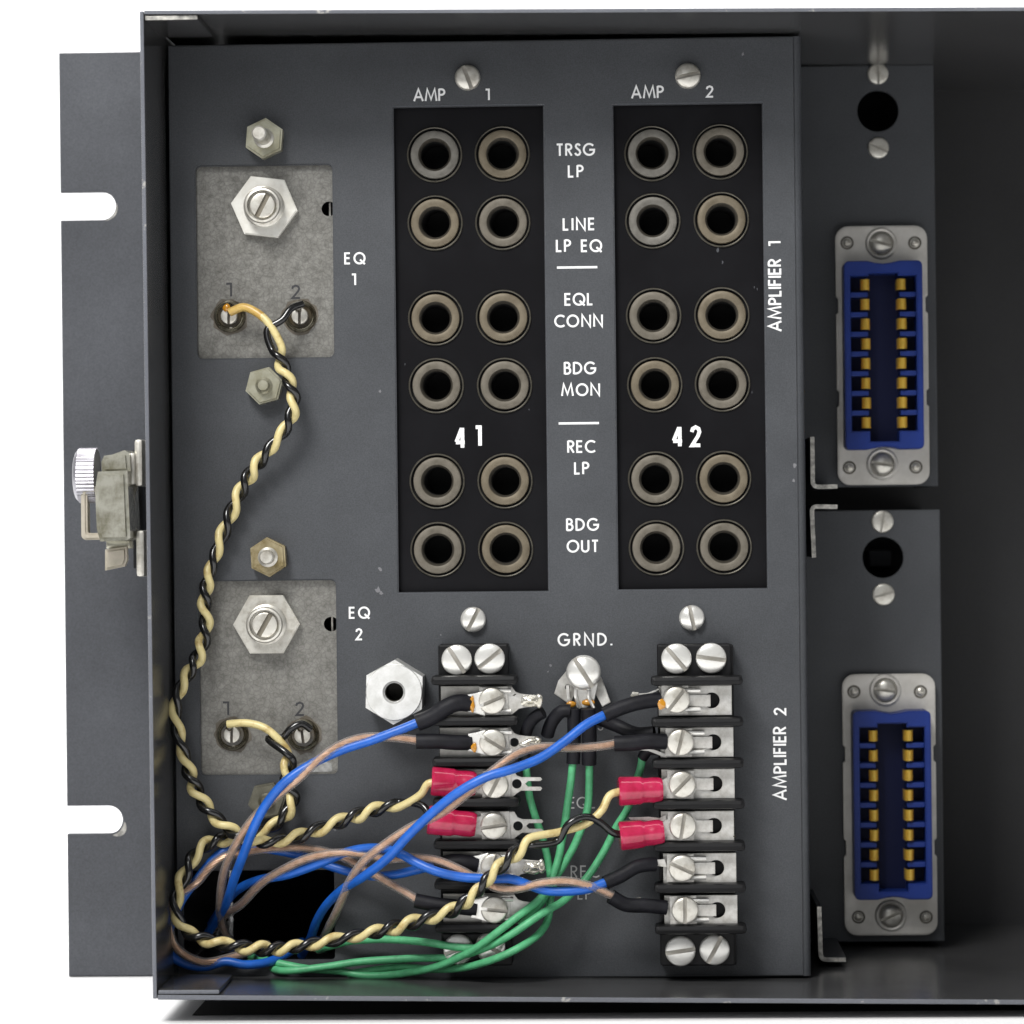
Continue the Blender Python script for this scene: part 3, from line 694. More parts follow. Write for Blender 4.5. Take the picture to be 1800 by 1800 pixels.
# ------------------------------------------------------------------ terminal blocks
BH = 0.0105                      # strap height above the panel
BY = Yp - BH; ub = U(BY)
end_screw = screw_mesh(27 * ub, 4 * ub, 9 * ub, 7.5 * ub, NICKEL)
cell_screw = screw_mesh(23.5 * ub, 3.5 * ub, 11 * ub, 6.5 * ub, NICKELD, floor=.35)
def pxbox(x0, y0, x1, y1, ya, yb, bev=0.0):
    r = rect(x0, y0, x1, y1, ya); return box(bmesh.new(), r[0], r[2], ya, yb, r[1], r[3], bev)
def blob(rx, ry, rz, seed, parent, loc, m, name='solder_blob', amp=0.18):
    rnd = random.Random(seed); b = bmesh.new(); bmesh.ops.create_icosphere(b, subdivisions=3, radius=1)
    ph = [rnd.uniform(0, 6) for _ in range(3)]
    for v in b.verts:
        k = 1 + amp * math.sin(v.co.x * 3 + ph[0]) * math.sin(v.co.z * 4 + ph[1]) + amp * .5 * math.sin(v.co.y * 5 + ph[2])
        v.co = Vector((v.co.x * rx * ub * k, v.co.y * ry * ub * k, v.co.z * rz * ub * k))
    return part(name, mesh(b, m, True), parent, loc)
def block(side, label, x_end, ex, ey, ex2, ey2, ribs, xr0, xr1, cells):
    p = W((xr0 + xr1) / 2, 1700, Yp)
    t = thing('terminal_block', label, 'terminal block', p, 'black barrier terminal blocks below the jack strips')
    part('base', mesh(pxbox(x_end[0] + 2, 1134, x_end[1] + (7 if side else 0), 1697, BY + .0028, Yp - .0001, .0004), BLOCK), t)
    part('end_lug', mesh(pxbox(x_end[0], 1133, x_end[1], 1190, Yp - .0085, Yp - .0002, .0004), BLOCK), t)
    part('end_lug', mesh(pxbox(x_end[0] + 7, 1640, x_end[1] + 7, 1698, Yp - .0085, Yp - .0002, .0004), BLOCK), t)
    for (x, y, a) in ex + ex2:
        part('end_screw', end_screw, t, W(x, y, Yp - .0086), rot=-R_(a))
    for i, y in enumerate(ribs):
        d = i * 1.2
        part('barrier_rib', mesh(pxbox(xr0 + d, y - 8, xr1 + d, y + 8, Yp - .0145, BY + .004, .0009), BLOCK), t)
    return t
tL = block(0, 'black barrier terminal block crossed by wires, with forked solder tabs', (771, 893), [(803, 1160, -58), (861, 1158, 38)], 0, [(806, 1668, 20), (862, 1664, -30)], 0,
           [1196, 1268, 1340, 1411, 1485, 1556, 1632], 757, 910, None)
tR = block(1, 'black barrier terminal block with bare keyhole straps, near the upright AMPLIFIER lettering', (1156, 1285), [(1189, 1158, -50), (1250, 1157, -8)], 0, [(1196, 1671, 8), (1256, 1669, 62)], 0,
           [1197, 1270, 1343, 1415, 1489, 1562, 1635], 1144, 1306, None)
# right straps: keyhole plate, clamp, screw
def keyhole_strap(cx, cy, parent, m):
    # outline relative to the strap's centre in pixels; the slot runs from a round eye towards the screw
    y = BY
    def q(dx, dy): return (dx * ub, -dy * ub)
    outer = [q(-64, 26), q(64, 26), q(64, -26), q(-64, -26)]
    eye = [(q(29, 0)[0] + 14 * ub * math.cos(R_(a)), 14 * ub * math.sin(R_(a))) for a in range(-145, 146, 12)]
    slot = [q(-5, -11)] + [q(-5, 11)]
    hole_ = eye + [q(15, -8.0), q(2, -8), q(2, 8), q(15, 8.0)]
    return part('strap', mesh(plate(outer, [hole_], .0008, .00012), m), parent, W(cx, cy, y))
rowsR = [(1222, 1231.5, (1189, 1230, 52)), (1225, 1305, (1196, 1305, 75)), (1227, 1378, (1199, 1379, 45)), (1226, 1452, (1200, 1452, 80)), (1230, 1526, (1199, 1526, -25)), (1232, 1600, (1204, 1600, 89))]
for i, (cx, cy, (sx, sy, a)) in enumerate(rowsR):
    st = keyhole_strap(cx, cy, tR, TIN)
    part('strap_tongue', mesh(box(bmesh.new(), -26 * ub, 27 * ub, -.0007, -.0001, -10.5 * ub, 10.5 * ub, .00012), TIN), st, W(cx, cy, BY))
    hw = 23.5
    cl = part('clamp_plate', mesh(plate([(-hw * ub, -25 * ub), (hw * ub, -25 * ub), (hw * ub, 25 * ub), (-hw * ub, 25 * ub)], [], .0006, .00012), TIN), st, W(sx - 3, sy, BY - .0016), rot=R_(random.uniform(-3, 3)))
    if i not in (2, 3):
        for dy in (-17, 17):
            part('clamp_prong', mesh(sweep([W(sx + 14, sy + dy, BY - .0018), W(sx + 42, sy + dy, BY - .0016)], .0005, 8), NICKEL, True), st)
    part('clamp_screw', cell_screw, st, W(sx, sy, BY - .0024), rot=-R_(a))
rowsL = [(838, 1232, (865, 1232, 22), 0), (836, 1305, (866, 1305, -32), 0), (838, 1378, (870, 1380, 62), 1), (840, 1452, (868, 1452, 8), 1), (842, 1523, (868, 1523, 72), 2), (842, 1597, (869, 1599, -6), 3)]
for i, (cx, cy, (sx, sy, a), kind) in enumerate(rowsL):
    st = part('strap', mesh(plate([(-63 * ub, -26 * ub), (62 * ub, -26 * ub), (62 * ub, 26 * ub), (-63 * ub, 26 * ub)], [], .0008, .00012), TIND), tL, W(cx, cy, BY))
    part('clamp_plate', mesh(plate([(-25 * ub, -24.5 * ub), (25 * ub, -24.5 * ub), (25 * ub, 24.5 * ub), (-25 * ub, 24.5 * ub)], [], .0006, .00012), TIN), st, W(sx + 3, sy, BY - .0016), rot=R_(random.uniform(-3, 3)))
    if kind != 1:
        for dy in (-18, 18):
            part('clamp_prong', mesh(sweep([W(sx + 12, sy + dy, BY - .0018), W(sx + 33, sy + dy, BY - .0016)], .0005, 8), NICKEL, True), st)
    part('clamp_screw', cell_screw, st, W(sx, sy, BY - .0024), rot=-R_(a))
    # solder tab to the right
    ox, oy = cx + 62, cy
    def Q(dx, dy): return (ox + dx, oy + dy)
    if kind == 1:
        outline = [Q(-20, -25), Q(2, -25), Q(8, -15), Q(16, -12), Q(50, -11.5), Q(53, -8), Q(50, -5), Q(28, -5), Q(23, 0), Q(28, 5), Q(50, 5), Q(53, 8), Q(50, 12), Q(16, 12), Q(8, 17), Q(0, 25), Q(-20, 25)]
        flat(outline, BY - .0009, .0006, TIN, 'fork_tab', st, .0001, [Q(8.5, 0) + (8.5,)])
    else:
        outline = [Q(-20, -24), Q(0, -24), Q(6, -16), Q(14, -13), Q(26, -11), Q(48, -10), Q(50, 9), Q(26, 11), Q(12, 14), Q(0, 24), Q(-20, 24)]
        flat(outline, BY - .0009, .0006, TIN, 'solder_tab', st, .0001, [Q(6, 0) + (8,)] if kind == 0 and i == 1 else ())
        if kind in (0, 2):
            c = W(ox + 34, oy + (0 if i == 0 else 2), BY - .0016)
            blob(19, 8, 11 if i != 1 else 9, i, st, c, SOLDER)
            blob(8, 7, 12 if i != 1 else 9, 10 + i, st, W(ox + 46, oy + (0 if i != 1 else -1), BY - .0016), SOLDER)
# lug barrels and amber flux where the sleeved leads end
for x, y in ((832, 1236), (833, 1305), (838, 1521), (838, 1598)):
    flat([(x - 10, y - 15), (x + 2, y - 17), (x + 20, y - 22), (x + 20, y + 22), (x + 2, y + 17), (x - 10, y + 15)], BY - .0030, .0008, NICKEL, 'lug_barrel', tL, .0002)
for x, y, rx, rz, tt in ((830, 1241, 4, 10, tL), (833, 1314, 5, 8, tL), (830, 1229, 3, 5, tL), (1163, 1238, 7, 9, tR)):
    blob(rx, 3, rz, x, tt, W(x, y, BY - .0036), FLUX, 'flux_bead')
for x, y, rx, rz in ((1180, 1212, 4, 2), (905, 1222, 5, 3), (1291, 1470, 2, 2)):
    blob(rx, 1, rz, x, tR if x > 1000 else tL, W(x, y, BY - .0008), FLUXD, 'flux_speck')
# solder tips peeking left of the right block
flat([(1112, 1216), (1122, 1217), (1124, 1224), (1115, 1228), (1108, 1223)], BY - .001, .0008, SOLDER, 'solder_tip', tR)
part('bare_strand', mesh(sweep(wire_pts([(1122, 1221, 11), (1142, 1219, 11), (1158, 1211, 11)]), .00025, 6), NICKEL, True), tR)
flat([(1115, 1318), (1140, 1320), (1165, 1330), (1172, 1332), (1172, 1326), (1150, 1318), (1122, 1315)], BY - .0012, .0005, TIN, 'bent_tab', tR)
flat([(1105, 1437), (1140, 1436), (1160, 1438), (1170, 1432), (1172, 1444), (1108, 1441)], BY - .0010, .0005, TIN, 'bent_tab', tR)
flat([(1116, 1579), (1126, 1577), (1128, 1581), (1118, 1583)], BY - .0010, .0005, SOLDER, 'solder_tip', tR)
for y0 in (1516, ):
    flat([(1152, y0 + 6), (1152, y0 - 4), (1168, y0 - 6), (1172, y0 + 8)], BY - .0020, .0006, TIN, 'bent_tab', tR)

# ------------------------------------------------------------------ blue connectors
SHY = BACKP - 0.0030; CBY = BACKP - 0.0125
us = U(SHY); uc = U(CBY)
def connector(label, shell, body, pinx, piny0, pitch, scr, riv):
    r = rect(*shell, SHY)
    t = thing('blue_connector', label, 'connector', ((r[0] + r[2]) / 2, SHY, r[1]), 'blue sixteen-contact connectors on the rear brackets')
    n1, n2 = 0.30, 0.37; m1, m2 = 0.66, 0.73; k = 4 * us; Hh = r[3] - r[1]
    rr = 22 * us; base = rrect(*r, rr, 5)
    # notched long sides
    right = [(r[2], r[1] + rr), (r[2], r[1] + Hh * n1), (r[2] - k, r[1] + Hh * n1 + k), (r[2] - k, r[1] + Hh * n2 - k), (r[2], r[1] + Hh * n2),
             (r[2], r[1] + Hh * m1), (r[2] - k, r[1] + Hh * m1 + k), (r[2] - k, r[1] + Hh * m2 - k), (r[2], r[1] + Hh * m2)]
    left = [(r[0], r[1] + Hh * m2), (r[0] + k, r[1] + Hh * m2 - k), (r[0] + k, r[1] + Hh * m1 + k), (r[0], r[1] + Hh * m1),
            (r[0], r[1] + Hh * n2), (r[0] + k, r[1] + Hh * n2 - k), (r[0] + k, r[1] + Hh * n1 + k), (r[0], r[1] + Hh * n1)]
    outl = base[:6] + base[6:12] + left + base[12:18] + base[18:24] + right[1:]
    bm = plate(outl, [], 0.0022, .0004); bmesh.ops.translate(bm, verts=bm.verts, vec=(0, SHY, 0))
    part('shell_flange', mesh(bm, SHELL, True), t)
    part('shell_neck', mesh(pxbox(shell[0] + 14, shell[1] + 14, shell[2] - 14, shell[3] - 14, SHY + .0023, BACKP - .0001), SHELL), t)
    # nylon body: outer wall, centre trench, ribs
    b = rect(*body, CBY); x0, z0, x1, z1 = b
    mid = (x0 + x1) / 2
    cz = [W(pinx[0], piny0 + pitch * i, CBY).z for i in range(8)]
    xl, xr = W(pinx[0], (body[1] + body[3]) / 2, CBY).x, W(pinx[1], (body[1] + body[3]) / 2, CBY).x
    outer = rrect(x0, z0, x1, z1, 9 * uc, 4)
    # dent the two short ends
    nz = 26 * uc
    op = []
    for (x, z) in outer: op.append((x, z))
    op = outer[0:6 - 1 + 0] + [(mid + nz * 1.1, z1), (mid + nz * .5, z1 - 3.5 * uc), (mid, z1 - 5 * uc), (mid - nz * .5, z1 - 3.5 * uc), (mid - nz * 1.1, z1)] + outer[5:15] + \
         [(mid - nz * 1.1, z0), (mid - nz * .5, z0 + 3.5 * uc), (mid, z0 + 5 * uc), (mid + nz * .5, z0 + 3.5 * uc), (mid + nz * 1.1, z0)] + outer[15:]
    iw = 11 * uc
    cw = 27 * uc   # half width of the centre recess incl. pins
    ztop, zbot = cz[0] + 15 * uc, cz[-1] - 15 * uc
    inner = [(x0 + iw, zbot), (mid - cw * .95, zbot), (mid - cw * .95, z0 + 14 * uc), (mid + cw * .95, z0 + 14 * uc), (mid + cw * .95, zbot), (x1 - iw, zbot),
             (x1 - iw, ztop), (mid + cw * .95, ztop), (mid + cw * .95, z1 - 22 * uc), (mid - cw * .95, z1 - 22 * uc), (mid - cw * .95, ztop), (x0 + iw, ztop)]
    bm = plate(op, [inner], CBY and (SHY - CBY - .0001), .0003); bmesh.ops.translate(bm, verts=bm.verts, vec=(0, CBY, 0))
    bd = part('connector_body', mesh(bm, BLUEP), t)
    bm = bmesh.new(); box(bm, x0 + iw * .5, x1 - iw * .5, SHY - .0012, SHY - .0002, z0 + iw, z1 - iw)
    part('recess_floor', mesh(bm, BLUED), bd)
    for i in range(9):
        z = (cz[0] + pitch * uc / 2) if i == 0 else cz[i - 1] - pitch * uc / 2
        if i in (0, 8): continue
        for sx in (0, 1):
            a, c = ((x0 + iw, xl + 4 * uc) if sx == 0 else (xr - 4 * uc, x1 - iw))
            part('contact_rib', mesh(box(bmesh.new(), a, c, CBY + .0016, SHY - .001, z - 4.5 * uc, z + 4.5 * uc, .0002), BLUEP), bd)
    # gold contacts: curled blades in the pockets
    def contact(s):
        bm = bmesh.new(); sec = []
        for k_ in range(11):
            a = R_(-20 + 200 * k_ / 10)
            sec.append((s * (-8.0 * uc * math.cos(a)), .0016 - .0019 * math.sin(a)))
        sec.append((sec[-1][0], 0.0056))
        vs = [(bm.verts.new((x, y, -9.5 * uc)), bm.verts.new((x, y, 9.5 * uc))) for x, y in sec]
        for p_, q_ in zip(vs, vs[1:]): bm.faces.new((p_[0], q_[0], q_[1], p_[1]))
        r_ = bmesh.ops.solidify(bm, geom=bm.faces[:], thickness=0.0003)
        return mesh(bm, GOLD, True)
    cL, cR = contact(1), contact(-1)
    for i in range(8):
        part('contact', cL, t, (xl + random.uniform(-.6, .6) * uc, CBY + .0008, cz[i]))
        part('contact', cR, t, (xr + random.uniform(-.6, .6) * uc, CBY + .0008, cz[i]))
    for x, y, a in scr:
        p = W(x, y, SHY)
        wsh = part('screw_washer', mesh(lathe([(28 * us, 0), (27.5 * us, 3 * us), (25 * us, 4.5 * us), (21.5 * us, 3.5 * us), (20 * us, 0.5 * us)], 36), SHELL, True), t, p)
        part('shell_screw', screw_mesh(19.5 * us, 7 * us, 9 * us, 5 * us, NICKELD), wsh, p, rot=-R_(a))
    for x, y in riv:
        p = W(x, y, SHY)
        o = part('rivet', mesh(lathe([(12 * us, -.3 * us), (11.5 * us, .5 * us), (10 * us, .8 * us), (8.5 * us, .1 * us)], 20), COLLAR, True), t, p)
        part('rivet_head', mesh(lathe([(7.5 * us, 0), (6.5 * us, 3 * us), (4 * us, 4.5 * us), (0, 5 * us)], 18), NICKELD, True), o, p)
    return t
connector('upper blue connector with gold contacts, high in the shaded compartment', (1471, 397, 1632, 852), (1485, 458, 1623, 790), (1523, 1587), 500, 34.7,
          ((1549, 428, -18), (1551, 816, -10)), ((1489, 427), (1608, 427), (1493, 822), (1610, 821)))
connector('lower blue connector with gold contacts, near the chassis floor', (1483, 1185, 1646, 1644), (1501, 1250, 1638, 1582), (1537, 1599), 1294, 35.0,
          ((1556, 1213, -8), (1566, 1609, 22)), ((1501, 1216), (1618, 1216), (1509, 1612), (1628, 1612)))

# ------------------------------------------------------------------ side latch outside the left wall
LY = 0.050; ul = U(LY)
lt = thing('side_latch', 'worn nickel latch with a knurled knob, fixed outside the chassis wall', 'latch', W(200, 900, LY))
def pxl(x0, y0, x1, y1, ya, yb, bev, m, name, parent=lt, rot=None):
    c = W((x0 + x1) / 2, (y0 + y1) / 2, ya); hw, hh = abs(x1 - x0) / 2 * U(ya), abs(y1 - y0) / 2 * U(ya)
    return part(name, mesh(box(bmesh.new(), -hw, hw, 0, yb - ya, -hh, hh, bev), m, True), parent, c, rot=rot or 0)
LATM = mat('worn_latch_plating', (0.56, 0.55, 0.47), 0.25, 0.72, col2=(0.20, 0.185, 0.12), scale=210, lo=0.42, hi=0.72, bump=0.3, bscale=260, detail=8)
LATD = mat('warm_plated_steel', (0.52, 0.47, 0.39), 0.38, 0.5, col2=(0.38, 0.35, 0.28), scale=160)
pxl(236, 772, 250.5, 855, .044, .062, .0008, NICKELD, 'wall_flange'); pxl(239, 932, 254, 1014, .044, .062, .0008, NICKELD, 'wall_flange')
pxl(233, 790, 250, 1000, .063, .074, .0004, BLOCK, 'gap_shade_block')  # black block added to stand in for the shaded gap beside the wall
part('spring_leaf', mesh(sweep(catmull([W(240, 850, .05), W(233, 880, .046), (W(233, 915, .046)), W(240, 940, .05)]), .0005, 8), NICKELD, True), lt)
flat([(171, 829), (223, 827), (228, 946), (222, 950), (175, 952), (169, 930), (166, 860)], .036, .018, LATM, 'latch_body', lt, .0009)
flat([(182, 801), (196, 799), (218, 791), (226, 796), (229, 830), (178, 832), (177, 812)], .040, .016, LATM, 'latch_hinge', lt, .0009)
pxl(226, 796, 237, 852, .043, .058, .0006, NICKELD, 'hinge_pin')
flat([(184, 966), (222, 961), (223, 984), (218, 996), (184, 1003)], .043, .003, LATD, 'latch_foot', lt, .0006)
pxl(186, 950, 230, 965, .047, .052, .0004, LATM, 'foot_link')
# open loop
o_ = rect(142, 855, 186, 949, .045); i_ = rect(153, 868, 180, 937, .045)
bm = plate(rrect(*o_, 9 * ul, 5), [rrect(*i_, 3 * ul, 3)], .0045, .0005); bmesh.ops.translate(bm, verts=bm.verts, vec=(0, .045, 0))
part('latch_loop', mesh(bm, LATD, True), lt)
# knurled knob, axis along X
bm = bmesh.new(); N = 176; c = W(152, 836, .050); rk = 47 * ul; xs = [(-20, .74), (-18, .87), (-13, .99), (-12, 1), (19, 1), (20, .94), (20.2, 0.2)]
rings = []
for dx, kf in xs:
    rings.append([bm.verts.new((c.x + dx * ul, c.y + rk * kf * (1 + ((0.028 + .012 * math.sin(i * 1.7)) if (i % 4 < 2 and kf == 1) else 0)) * math.cos(2 * math.pi * i / N), c.z + rk * kf * (1 + (0.035 if (i % 4 < 2 and kf == 1) else 0)) * math.sin(2 * math.pi * i / N))) for i in range(N)])
for a, b in zip(rings, rings[1:]):
    for i in range(N): bm.faces.new((a[i], a[(i + 1) % N], b[(i + 1) % N], b[i]))
bm.faces.new(rings[0]); bm.faces.new(rings[-1])
part('knurled_knob', mesh(bm, KNOB), lt)

# ------------------------------------------------------------------ wires
def plain(bm_pts, r, m): return mesh(sweep(bm_pts, r, 12), m, True)
def red_lug(a, b, parent, tongue=None):
    """a = wire end, b = metal end, both (px, py, h)"""
    A, B = H(*a), H(*b); L = (B - A); n = 28; pts = []; rad = []
    k = U(Yp - .012)
    for i in range(n + 1):
        t = i / n; pts.append(A + L * t)
        if t < .5: rr = 26 - 1.5 * t * 2
        elif t < .56: rr = 24.5 - 2.2 * (t - .5) / .06
        elif t < .94: rr = 22.3 - .3 * math.sin((t - .56) * 20)
        else: rr = 21.5 - 2 * (t - .94) / .06
        if i == 0: rr = 23.5
        rad.append(rr * k)
    bm = sweep(pts, 1, 28, radii=rad)
    # flatten slightly towards the panel
    o = part('red_lug', mesh(bm, REDL, True), parent)
    if tongue:
        x, y = tongue
        flat([(b[0] - 6, b[1] - 13), (x - 18, y - 18), (x - 5, y - 26), (x + 14, y - 24), (x + 24, y - 10), (x + 24, y + 12), (x + 12, y + 25), (x - 8, y + 26), (x - 20, y + 17), (b[0] - 6, b[1] + 13)],
             BY - .0013, .0006, TIN, 'lug_tongue', o, .0001)
    return o
def tube(pts, r, parent, name='shrink_sleeve', m=None):
    P = wobble(wire_pts(pts), 0.00006, len(wl)); k = U(Yp - .012)
    return part(name, mesh(sweep(P, r * k, 16), m or SHRINK, True), parent)

def helix(center, pitch, off, phase, sgn=-1):
    """two strands wound round the centre line"""
    s = 0; A, Bq = [], []; N = None
    for i, p in enumerate(center):
        if i: s += (p - center[i - 1]).length
        T = (center[min(i + 1, len(center) - 1)] - center[max(i - 1, 0)]).normalized()
        N = T.cross(Vector((0, 1, 0))).normalized(); B = T.cross(N)
        ph = phase + sgn * 2 * math.pi * s / pitch + 0.55 * math.sin(s * 115 + phase) + 0.3 * math.sin(s * 260)
        o = (N * math.cos(ph) + B * math.sin(ph)) * off * (1 + 0.16 * math.sin(s * 170 + 1) + .1 * math.sin(s * 410))
        A.append(p + o); Bq.append(p - o)
    return A, Bq
kw = U(Yp - .008)
def twisted(label, center, y0, b0, y1, b1, lugs, phase=0.0, browned=True):
    c = wire_pts(center, 0.0007)
    t = thing('twisted_wire_pair', label, 'wire pair', c[0], 'cream and black twisted pairs')
    A, Bq = helix(c, 68 * kw, 7.0 * kw, phase)
    st = 2
    def build(pre, hx, post): return catmull([H(*p) for p in pre] + hx[4:-4:st] + [H(*p) for p in post], 0.0005)
    ya = build(y0, A, y1); ba = build(b0, Bq, b1)
    part('cream_wire', plain(ya, 7.0 * kw, YELLOW), t)
    part('black_wire', plain(ba, 6.6 * kw, BLACKW), t)
    for a, b, tg in lugs: red_lug(a, b, t, tg)
    return t
twisted('long twisted cream and black pair hanging from the upper equalizer down the side wall',
    [(482, 592, 6), (492, 632, 7), (507, 668, 8), (517, 705, 8), (508, 742, 7), (480, 782, 6), (448, 822, 5), (422, 866, 4), (401, 915, 4), (384, 960, 4), (368, 1010, 4), (360, 1055, 4), (362, 1100, 4),
     (350, 1150, 5), (325, 1195, 6), (309, 1235, 6), (313, 1285, 6), (326, 1335, 6), (343, 1385, 7), (372, 1430, 8), (410, 1462, 9), (455, 1480, 9), (510, 1474, 8), (565, 1456, 8), (620, 1436, 9), (680, 1418, 10), (722, 1412, 11)],
    [(406, 548, 3.0), (428, 540, 4), (452, 550, 5), (472, 568, 6)], [(532, 534, 3.0), (512, 542, 4.5), (496, 562, 5.5), (470, 580, 6)],
    [(740, 1396, 13), (752, 1378, 14), (765, 1375, 14)], [(742, 1416, 13), (755, 1432, 14), (765, 1444, 14)],
    [((758, 1373, 14.0), (836, 1378, 13.0), (870, 1380)), ((752, 1441, 14.0), (836, 1450, 13.0), (868, 1452))], phase=1.2)
twisted('twisted cream and black pair from the lower equalizer, looping under the square black opening',
    [(493, 1302, 6), (508, 1335, 7), (503, 1368, 6), (516, 1405, 6), (500, 1436, 5), (462, 1462, 4), (420, 1474, 4), (376, 1478, 5), (347, 1498, 6), (327, 1532, 8), (312, 1572, 10), (311, 1610, 11), (330, 1638, 12), (368, 1654, 13), (420, 1664, 14), (480, 1668, 14), (545, 1660, 14),
     (610, 1648, 14), (680, 1634, 15), (745, 1616, 16), (800, 1598, 18), (836, 1570, 20), (866, 1536, 21), (900, 1506, 21), (932, 1480, 21), (958, 1474, 21)],
    [(400, 1273, 3.5), (432, 1271, 4.5), (462, 1278, 5.5), (482, 1292, 6)], [(546, 1282, 3.5), (530, 1272, 4.5), (510, 1282, 5), (497, 1296, 4.5), (472, 1298, 5)],
    [(985, 1462, 18), (1030, 1448, 17), (1058, 1424, 16), (1072, 1398, 15), (1094, 1390, 14)], [(980, 1478, 18), (1000, 1448, 19), (1028, 1436, 18), (1055, 1446, 16), (1078, 1464, 15), (1096, 1468, 14)],
    [((1087, 1391, 14.0), (1164, 1388, 13.0), (1199, 1379)), ((1089, 1470, 14.0), (1166, 1462, 13.0), (1200, 1452))], phase=0.3)
# browned start of the cream wire at EQ 1 is a sleeve over its first centimetre
part('browned_end', mesh(sweep(wire_pts([(404, 549, 3.2), (428, 540, 4), (452, 550, 5), (466, 561, 5.6)]), 7.6 * kw, 12), YELLOWB, True), bpy.data.objects['twisted_wire_pair'])

def copper_wire(pts, parent, seed):
    P = wobble(wire_pts(pts), 0.00008, seed)
    j = part('clear_jacket', mesh(sweep(P, 8.0 * kw, 14), CLEAR, True), parent)
    # three wound strands inside
    bm = bmesh.new(); s = 0; tr = [[] for _ in range(7)]
    for i, p in enumerate(P):
        if i: s += (p - P[i - 1]).length
        T = (P[min(i + 1, len(P) - 1)] - P[max(i - 1, 0)]).normalized(); N = T.cross(Vector((0, 1, 0))).normalized(); B = T.cross(N)
        for q in range(7):
            ph = s * 2 * math.pi / .016 + q * 2 * math.pi / 7; tr[q].append(p + (N * math.cos(ph) + B * math.sin(ph)) * 3.3 * kw)
    for q in range(7): sweep(tr[q], 1.9 * kw, 6, bm=bm)
    part('copper_core', mesh(bm, COPPER, True), j)
def lead(label, blue, copper, sleeves, seed):
    t = thing('lead_pair', label, 'wire pair', H(*blue[0]), 'blue and clear jacketed copper leads')
    part('blue_wire', plain(wobble(wire_pts(blue), 0.00007, seed), 8.2 * kw, BLUEW), t)
    copper_wire(copper, t, seed + 3)
    for s_, r_ in sleeves:
        tube(s_, r_, t)
    return t
lead('blue and copper pair arching over the torn label to the forked-tab block',
    [(735, 1270, 14), (700, 1284, 14), (650, 1303, 15), (600, 1319, 16), (550, 1341, 17), (505, 1371, 18), (470, 1412, 18), (446, 1455, 17), (428, 1500, 14), (413, 1542, 10), (402, 1578, 5), (388, 1604, -2), (370, 1634, -10), (362, 1650, -16)],
    [(738, 1302, 14), (690, 1296, 14), (640, 1296, 15), (600, 1309, 16), (562, 1334, 17.5), (526, 1368, 18), (480, 1405, 16), (440, 1445, 14), (412, 1490, 12), (394, 1535, 8), (387, 1580, 3), (388, 1615, -4), (398, 1644, -10), (412, 1658, -16)],
    [([(733, 1271, 14), (760, 1260, 14), (785, 1243, 14), (805, 1235, 13.5), (826, 1236, 12.5)], 15), ([(732, 1303, 14), (770, 1303, 14), (800, 1305, 13.5), (828, 1305, 12.5)], 13.5)], 1)
lead('blue and copper pair crossing in front of red lugs towards the ground screw',
    [(1064, 1256, 15), (1030, 1274, 17), (990, 1305, 19), (950, 1332, 21), (900, 1352, 23), (855, 1366, 24), (810, 1390, 24), (765, 1424, 23), (718, 1468, 21), (680, 1510, 18), (640, 1540, 14), (606, 1560, 9), (575, 1590, 3), (556, 1622, -3), (545, 1650, -10), (530, 1680, -16)],
    [(1083, 1307, 14), (1050, 1312, 15), (1000, 1315, 17), (955, 1313, 19), (915, 1322, 21), (870, 1352, 22.5), (825, 1392, 22.5), (775, 1430, 21.5), (722, 1454, 20), (676, 1484, 18), (640, 1514, 15), (616, 1548, 11), (598, 1588, 6), (582, 1622, 0), (570, 1648, -8), (560, 1670, -14)],
    [([(1062, 1257, 15), (1090, 1245, 14.5), (1118, 1236, 14), (1145, 1231, 13), (1160, 1230, 12.5)], 13), ([(1080, 1307, 14), (1110, 1306, 14), (1140, 1303, 13.3), (1170, 1304, 12.5)], 14)], 2)
lead('blue and copper pair running level to the lowest keyhole straps',
    [(1065, 1551, 16), (1035, 1562, 17), (1000, 1566, 17.5), (960, 1565, 17.5), (930, 1556, 17.5), (900, 1546, 18), (860, 1545, 18), (815, 1542, 18), (770, 1532, 18), (735, 1518, 17), (700, 1500, 15), (660, 1491, 12), (615, 1496, 10), (560, 1518, 9), (505, 1538, 7), (455, 1547, 4), (418, 1563, -1), (395, 1590, -8), (372, 1625, -14)],
    [(1080, 1576, 15), (1045, 1560, 17), (1000, 1549, 18.5), (955, 1552, 18.7), (915, 1562, 18), (880, 1562, 17), (845, 1548, 17), (805, 1527, 16.5), (765, 1512, 16), (720, 1508, 15), (680, 1510, 13), (640, 1502, 11), (598, 1499, 10.5), (550, 1507, 10), (507, 1524, 8.5), (462, 1550, 5.5), (424, 1590, 0), (392, 1612, -7), (370, 1640, -14)],
    [([(1063, 1552, 16), (1090, 1540, 15), (1118, 1524, 14), (1140, 1520, 13.2), (1152, 1520, 12.6)], 12.5), ([(1074, 1576, 15), (1100, 1590, 14), (1135, 1592, 13.3), (1172, 1596, 12.5)], 13)], 3)
